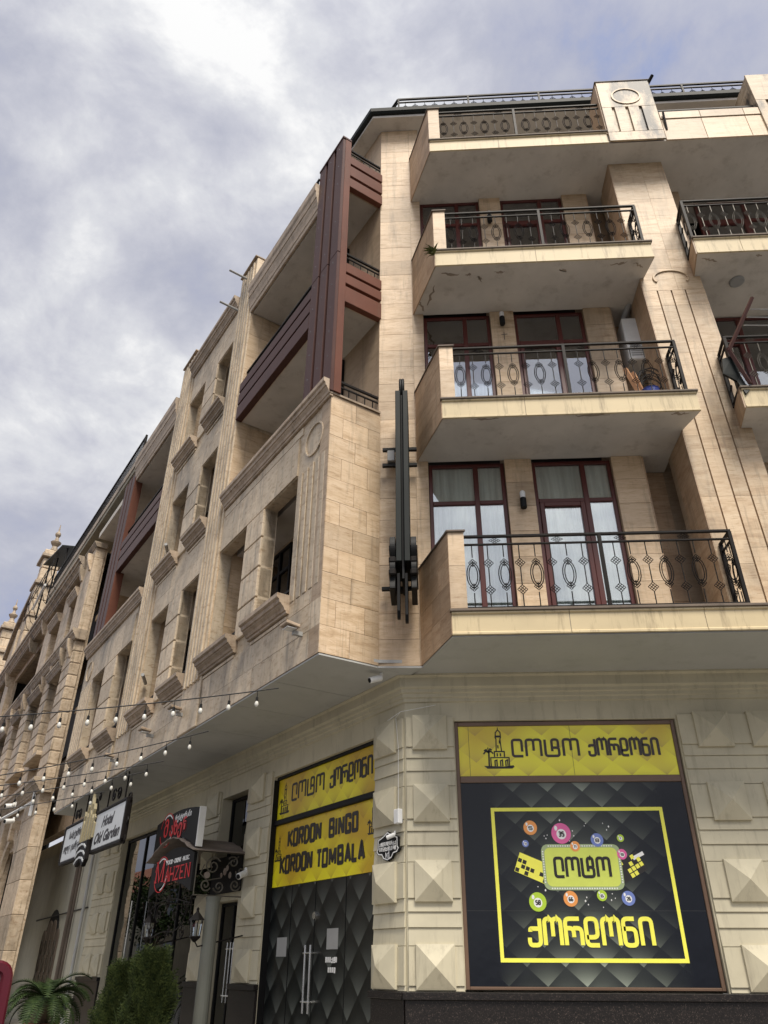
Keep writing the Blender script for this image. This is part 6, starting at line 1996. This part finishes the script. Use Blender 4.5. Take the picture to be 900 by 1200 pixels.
# gables with pinnacles
def gable(sr, zt, wide, par):
    q = MB()
    q.prism(LU, [(sr, 15.0), (sr + wide, 15.0), (sr + wide, zt - 5.6), (sr + wide * 0.72, zt - 4.2), (sr + 1.3, zt - 3.2), (sr, zt - 3.2)], -0.9, -0.15)
    g_ = q.build('gable', M['sand'], par)
    segs = [(15.0, 16.6, 0.0), (16.6, 16.8, 0.14), (16.8, 18.4, 0.0), (18.4, 18.65, 0.16)]
    z = 15.02
    k = 0
    while z < zt - 3.3:
        h = 0.85
        MB().box(LU, sr - 0.05, sr + 0.95, -0.95, 0.05, z, z + h - 0.02).build('pinnacle_block', M['sand'], g_, bevel=0.03)
        if k % 3 == 2:
            MB().box(LU, sr - 0.12, sr + 1.0, -1.0, 0.12, z + h - 0.02, z + h + 0.14).build('pinnacle_moulding', M['sand_dark'], g_, bevel=0.03)
            z += 0.16
        z += h; k += 1
    MB().box(LU, sr - 0.20, sr + 1.3, -1.1, 0.16, z, z + 0.22).build('pinnacle_moulding', M['sand_dark'], g_, bevel=0.04)
    MB().box(LU, sr - 0.12, sr + 1.1, -1.0, 0.08, z + 0.22, z + 0.42).build('pinnacle_moulding', M['sand'], g_, bevel=0.04)
    z += 0.42
    for b_ in range(2):
        MB().box(LU, sr + 0.0, sr + 0.85, -0.85, 0.0, z, z + 0.62).build('pinnacle_block', M['sand'], g_, bevel=0.05); z += 0.64
    MB().box(LU, sr - 0.18, sr + 1.5, -1.1, 0.14, z, z + 0.20).build('pinnacle_moulding', M['sand_dark'], g_, bevel=0.03)
    MB().box(LU, sr - 0.05, sr + 0.95, -0.9, 0.05, z + 0.2, z + 0.5).build('pinnacle_moulding', M['sand'], g_, bevel=0.05)
    z += 0.5
    c = LU.p(sr + 0.42, -0.45, z)
    MB().lathe(c, [(0.34, 0.0), (0.36, 0.1), (0.2, 0.22), (0.14, 0.45), (0.26, 0.62), (0.30, 0.72), (0.12, 0.85), (0.08, 1.05), (0.16, 1.2), (0.15, 1.32), (0.05, 1.45), (0.02, 1.9)], 10).build('finial', M['sand_dark'], g_)
    # raking moulding and sunk panels
    q = MB(); q.ribbon(LU, [(sr + 0.9, zt - 3.1), (sr + wide * 0.72, zt - 4.1), (sr + wide, zt - 5.5)], 0.14, -0.16, 0.06); q.build('raking_moulding', M['sand_dark'], g_, bevel=0.02)
    for a in (1.6, 3.0):
        MB().box(LU, sr + a, sr + a + 0.9, -0.16, -0.13, 15.9, zt - 5.2).build('gable_window', M['dark'], g_)
        MB().box(LU, sr + a - 0.3, sr + a, -0.16, 0.02, 15.3, zt - 4.9).build('gable_pilaster', M['sand'], g_, bevel=0.02)
    return g_
gable(33.0, 22.6, 6.5, H2)
gable(45.5, 22.7, 6.5, H2)

# awning and iron roof frame between the houses
aw = thing('roof_awning', 'dark sheet awning over the roof terrace beside the pinnacle', 'awning', LU.p(29, -0.5, 17.3))
q = MB(); q.add([LU.p(25.5, 0.2, 18.35), LU.p(30.8, 0.2, 19.6), LU.p(30.8, -2.8, 20.0), LU.p(25.5, -2.8, 18.9), LU.p(25.5, 0.2, 18.41), LU.p(30.8, 0.2, 19.66), LU.p(30.8, -2.8, 20.06), LU.p(25.5, -2.8, 18.96)],
              [(0, 1, 2, 3), (4, 5, 6, 7), (0, 1, 5, 4), (1, 2, 6, 5), (2, 3, 7, 6), (3, 0, 4, 7)])
q.build('awning_sheet', M['gutter'], aw)
q = MB()
for s_ in (25.7, 28.2, 30.6):
    q.tube([LU.p(s_, -0.1, 16.5), LU.p(s_, -0.1, 18.35 + (s_ - 25.5) * 0.235)], 0.04, 6)
q.build('awning_post', M['iron'], aw)
pg = thing('iron_roof_frame', 'open iron lattice frame curving over the roof edge', 'iron frame', LU.p(27, 0.2, 15.1))
for k in range(7):
    s_ = 24.6 + k * 0.95
    MB().tube([LU.p(s_, -0.4, 15.3), LU.p(s_, 0.25, 15.9), LU.p(s_, 0.5, 16.6), LU.p(s_, 0.45, 17.3)], 0.016, 5).build('frame_rib', M['iron'], pg)
for w_, z in ((0.0, 15.7), (0.4, 16.3), (0.5, 16.8), (0.45, 17.3)):
    MB().tube([LU.p(24.4, w_, z), LU.p(30.6, w_, z)], 0.016, 5).build('frame_rail', M['iron'], pg)
q = MB(); q.tube([LU.p(26.5, 0.6, 15.4), LU.p(22.0, 0.9, 14.75)], 0.05, 6)
tag(q.build('metal_tube', M['white_plastic'], origin=LU.p(22.0, 0.9, 14.75)), 'loose pale metal tube lying across the cornice under the iron frame', 'tube')
# cameras and a street bracket on the old house
camera_thing(LU.p(19.6, 0.35, 6.12), LX * -0.3 + LN - Vector((0, 0, 0.2)), 'white security camera under the old house string course, upper of two', 1.6)
camera_thing(LU.p(19.2, 0.35, 5.60), LX * -0.6 + LN - Vector((0, 0, 0.2)), 'white security camera on the old house pier, lower of two', 1.6)
q = MB(); q.tube([LU.p(18.3, 0.05, 5.95), LU.p(21.5, 0.5, 5.75)], 0.05, 6); q.tube([LU.p(18.3, 0.05, 5.55), LU.p(18.3, 0.05, 6.35)], 0.06, 6)
tag(q.build('wall_bracket', M['white_plastic'], origin=LU.p(18.3, 0.05, 5.6)), 'white horizontal arm bracketed to the old house pier', 'bracket')

# ================================================================== planting
def shrub(s_, w_, r, h, n, lab, seed):
    t = thing('conifer_shrub', lab, 'shrub', LG.p(s_, w_, 0.13), 'potted conifers before the entrance')
    rnd = random.Random(seed)
    c = LG.p(s_, w_, 0.13)
    MB().lathe(c, [(0.22, 0.0), (0.27, 0.35), (0.29, 0.40), (0.25, 0.40), (0.2, 0.36)], 16).build('pot', M['terracotta'], t)
    MB().tube([c + Vector((0, 0, 0.3)), c + Vector((0.02, 0, h * 0.5)), c + Vector((0, 0.02, h * 0.85))], 0.03, 6, radii=[0.04, 0.03, 0.01]).build('stem', M['bark'], t)
    q = MB()
    sprays = []
    for k in range(n):
        a = rnd.uniform(0, 6.283); zt = rnd.random() ** 0.8
        z = 0.42 + (h - 0.45) * zt
        rad = r * (1.0 - 0.62 * zt ** 2.2) * (0.5 + 0.5 * rnd.random()) * (1 + 0.28 * math.sin(a * 3 + zt * 9 + seed) + 0.12 * math.sin(a * 7 - zt * 17))
        base = c + Vector((math.cos(a) * rad * 0.75, math.sin(a) * rad * 0.75, z - 0.05))
        d = Vector((math.cos(a) * 0.55, math.sin(a) * 0.55, 0.9 + rnd.random() * 0.6)).normalized()
        L_ = rnd.uniform(0.12, 0.30)
        side = d.cross(Vector((rnd.uniform(-1, 1), rnd.uniform(-1, 1), rnd.uniform(-1, 1)))).normalized()
        for j in range(5):
            o_ = base + d * L_ * j / 5
            for sg in (-1, 1):
                dd = (d * 0.7 + side * sg * 0.8).normalized()
                tip = o_ + dd * L_ * (0.42 - 0.05 * j)
                nn = dd.cross(d).normalized().cross(dd).normalized() * 0.011
                q.add([o_ - nn, o_ + nn, tip], [(0, 1, 2)])
        nn = d.cross(side).normalized() * 0.006
        q.add([base - nn, base + nn, base + d * L_ * 1.15], [(0, 1, 2)])
    me = bpy.data.meshes.new('foliage')
    off = OFF[t.name]
    me.from_pydata([v - off for v in q.v], [], q.f); me.materials.append(M['conifer'])
    o = bpy.data.objects.new('foliage', me); COL.objects.link(o); o.parent = t
    # leafy core so the middle is not see-through
    q = MB(); q.lathe(c, [(0.05, 0.42), (r * 0.38, 0.6), (r * 0.42, h * 0.5), (r * 0.28, h * 0.72), (0.05, h * 0.82)], 12)
    for i in range(len(q.v)):
        q.v[i] = q.v[i] + Vector((rnd.uniform(-.06, .06), rnd.uniform(-.06, .06), rnd.uniform(-.05, .05)))
    q.build('inner_foliage', M['conifer'], t)
shrub(5.75, 1.6, 0.43, 1.45, 1700, 'left and lower of the two green conifer shrubs by the entrance', 1)
shrub(4.6, 1.55, 0.44, 1.60, 1700, 'right and taller of the two green conifer shrubs by the entrance', 2)

pm = thing('cycad_palm', 'low cycad palm with arching feathery fronds beside the conifers', 'palm', LG.p(10.6, 1.7, 0.13))
c = LG.p(10.6, 1.7, 0.13); rnd = random.Random(8)
MB().lathe(c, [(0.28, 0), (0.34, 0.4), (0.36, 0.45), (0.3, 0.45)], 16).build('pot', M['terracotta'], pm)
MB().lathe(c, [(0.12, 0.4), (0.15, 0.6), (0.13, 0.8), (0.09, 0.9)], 10).build('trunk', M['bark'], pm)
for k in range(46):
    a = k * 2.39996 + rnd.uniform(-.2, .2); el = rnd.uniform(0.2, 1.25); L_ = rnd.uniform(0.75, 1.25)
    P_ = []; n = 12; p = c + Vector((0, 0, 0.80)); e = el
    hd = Vector((math.cos(a), math.sin(a), 0))
    for i in range(n + 1):
        P_.append(p.copy()); p = p + (hd * math.cos(e) + Vector((0, 0, math.sin(e)))) * L_ / n; e -= 0.11 + 0.02 * i * 0.5
    q = MB(); q.tube(P_, 0.009, 4)
    sd_ = hd.cross(Vector((0, 0, 1))).normalized()
    for i in range(1, n):
        for f_ in (0, 0.5):
            o_ = P_[i].lerp(P_[i + 1], f_)
            t_ = (i + f_) / n; ll = 0.20 * math.sin(math.pi * min(1, t_ * 0.85 + 0.12)) + 0.03
            fwd = (P_[i + 1] - P_[i]).normalized()
            for sg in (-1, 1):
                tip = o_ + (sd_ * sg * 0.85 + fwd * 0.6 + Vector((0, 0, 0.25))).normalized() * ll
                q.add([o_ - fwd * 0.021, o_ + fwd * 0.021, tip], [(0, 1, 2)])
    off = OFF[pm.name]; me = bpy.data.meshes.new('frond'); me.from_pydata([v - off for v in q.v], [], q.f); me.materials.append(M['palm'])
    o = bpy.data.objects.new('frond', me); COL.objects.link(o); o.parent = pm

# ================================================================== red car parked at the left
ang = math.atan2(LX.y, LX.x) - math.pi / 2
org = Vector((-3.60, 7.38, -0.05))
car = thing('parked_car', 'dark red boxy car of which only the rear corner pillar and window show', 'car', org)
rt = Matrix.Rotation(ang, 3, 'Z')
def CP(x, y, z): return org + rt @ Vector((x, y, z))     # x: to the right (0 = right flank), y: forward, z up
CARF = Fr(org, rt @ Vector((1, 0, 0)), rt @ Vector((0, -1, 0)))
CARS = Fr(org, rt @ Vector((0, 1, 0)), rt @ Vector((1, 0, 0)))
WD = 1.78
prof_ = [(0.0, 0.38), (4.25, 0.38), (4.32, 0.62), (4.2, 0.95), (3.2, 1.04), (0.02, 1.06), (-0.03, 0.7)]
q = MB(); q.prism(CARS, prof_, -WD, 0.0); body_ = q.build('car_body', M['carpaint'], car, bevel=0.05)
roof = MB().prism(CARS, [(0.20, 1.60), (2.2, 1.60), (2.15, 1.67), (1.2, 1.70), (0.25, 1.67)], -WD + 0.14, -0.14).build('roof', M['carpaint'], car, bevel=0.03)
MB().ribbon(CARF, round_path([(-0.03, 0.9), (-0.055, 1.635), (-WD + 0.055, 1.635), (-WD + 0.03, 0.9)], 0.10, 6), 0.048, -0.30, 0.01).build('rear_window_surround', M['carpaint'], car, bevel=0.02)
for x in (-0.10, -WD + 0.10):
    q = MB()
    for (y0, z0, y1, z1) in ((1.15, 1.05, 1.15, 1.63), (3.15, 1.04, 2.15, 1.63)):
        q.tube([CP(x, y0, z0), CP(x * 0.96 if x > -1 else x + 0.04, y1, z1)], 0.05, 8)
    q.each('pillar', M['carpaint'], car)
    MB().prism(CARS, [(0.08, 1.06), (3.1, 1.06), (2.15, 1.61), (0.24, 1.61)], x - 0.012, x + 0.012).build('side_window', M['glass_dark'], car)
q = MB(); q.add([CP(-0.10, 0.03, 1.06), CP(-WD + 0.10, 0.03, 1.06), CP(-WD + 0.12, 0.03, 1.60), CP(-0.12, 0.03, 1.60), CP(-0.10, 0.05, 1.06), CP(-WD + 0.10, 0.05, 1.06), CP(-WD + 0.12, 0.05, 1.60), CP(-0.12, 0.05, 1.60)],
              [(0, 1, 2, 3), (4, 5, 6, 7), (0, 1, 5, 4), (1, 2, 6, 5), (2, 3, 7, 6), (3, 0, 4, 7)])
q.build('rear_window', M['glass_dark'], car)
for x in (-0.13, -WD + 0.13):
    MB().box(CARF, x - 0.09, x + 0.09, 0.0, 0.045, 0.72, 1.02).build('tail_light', M['red'], car, bevel=0.02)
MB().box(CARF, -WD + 0.02, -0.02, -0.05, 0.10, 0.36, 0.62).build('rear_bumper', M['rubber'], car, bevel=0.04)
for y in (0.75, 3.45):
    for x in (-0.02, -WD + 0.02):
        ax = rt @ Vector((1, 0, 0)); c0 = CP(x, y, 0.32)
        q = MB(); q.tube([c0 - ax * 0.11, c0 + ax * 0.06], 0.32, 22); wl_ = q.build('wheel', M['rubber'], car, bevel=0.02)
        sgn_ = 1 if x > -1 else -1
        q = MB(); q.tube([c0 + ax * (0.062 * sgn_ if sgn_ > 0 else -0.112), c0 + ax * (0.075 if sgn_ > 0 else -0.125)], 0.20, 16); q.build('rim', M['steel'], wl_)

# ================================================================== across the street (seen only as reflections in the glazing)
def street_tree(s_, w_, h, lab, seed):
    t = thing('street_tree', lab, 'tree', LG.p(s_, w_, 0.0), 'trees across the street')
    rnd = random.Random(seed); c = LG.p(s_, w_, 0.0)
    q = MB(); q.tube([c, c + Vector((0.1, 0, h * 0.3)), c + Vector((0, 0.1, h * 0.6))], 0.2, 8, radii=[0.24, 0.17, 0.08])
    for k in range(5):
        a = k * 1.3; q.tube([c + Vector((0.1, 0, h * 0.3)), c + Vector((math.cos(a) * 1.6, math.sin(a) * 1.6, h * 0.68))], 0.07, 5, radii=[0.09, 0.03])
    q.build('trunk', M['bark'], t)
    vs = []; fs = []
    cl = [(rnd.uniform(-1.9, 1.9), rnd.uniform(-1.9, 1.9), h * rnd.uniform(0.42, 0.9), rnd.uniform(0.6, 1.1)) for _ in range(26)]
    for (x, y, z, r) in cl:
        for _ in range(120):
            d = Vector((rnd.gauss(0, 1), rnd.gauss(0, 1), rnd.gauss(0, 1))).normalized() * r * rnd.random() ** 0.4
            p = Vector((x, y, z)) + d; a = Vector((rnd.uniform(-1, 1), rnd.uniform(-1, 1), rnd.uniform(-1, 1))).normalized() * 0.13; b_ = a.cross(Vector((rnd.random(), rnd.random(), 1))).normalized() * 0.09
            k = len(vs); vs += [p - a, p + b_, p + a, p - b_]; fs.append((k, k + 1, k + 2, k + 3))
    me = bpy.data.meshes.new('crown'); me.from_pydata(vs, [], fs); me.materials.append(M['palm'])
    o = bpy.data.objects.new('crown', me); COL.objects.link(o); o.parent = t
for i_, s_ in enumerate((27, 33, 40, 48, 58)):
    street_tree(s_, 12.5, 7.5 + (i_ % 3) * 0.8, ('nearest', 'second nearest', 'third nearest', 'fourth nearest', 'farthest')[i_] + ' tree mirrored in the dark restaurant glazing', 20 + i_)
hs = thing('opposite_house', 'plain house with red roof mirrored in the restaurant glazing', 'building', LG.p(60, 17, 0))
MB().box(LG, 24, 110, 16, 24, 0, 7.0).build('wall', M['beige'], hs)
MB().prism(Fr(LG.p(0, 0, 0), LN, LX), [(15.6, 7.0), (24.4, 7.0), (20, 10.0)], 24, 110).build('roof', M['terracotta'], hs)
for i_ in range(9):
    for z in (1.2, 4.8):
        MB().box(LG, 28 + i_ * 6.4, 30 + i_ * 6.4, 15.9, 15.99, z, z + 1.9).build('window', M['glass_dark'], hs)
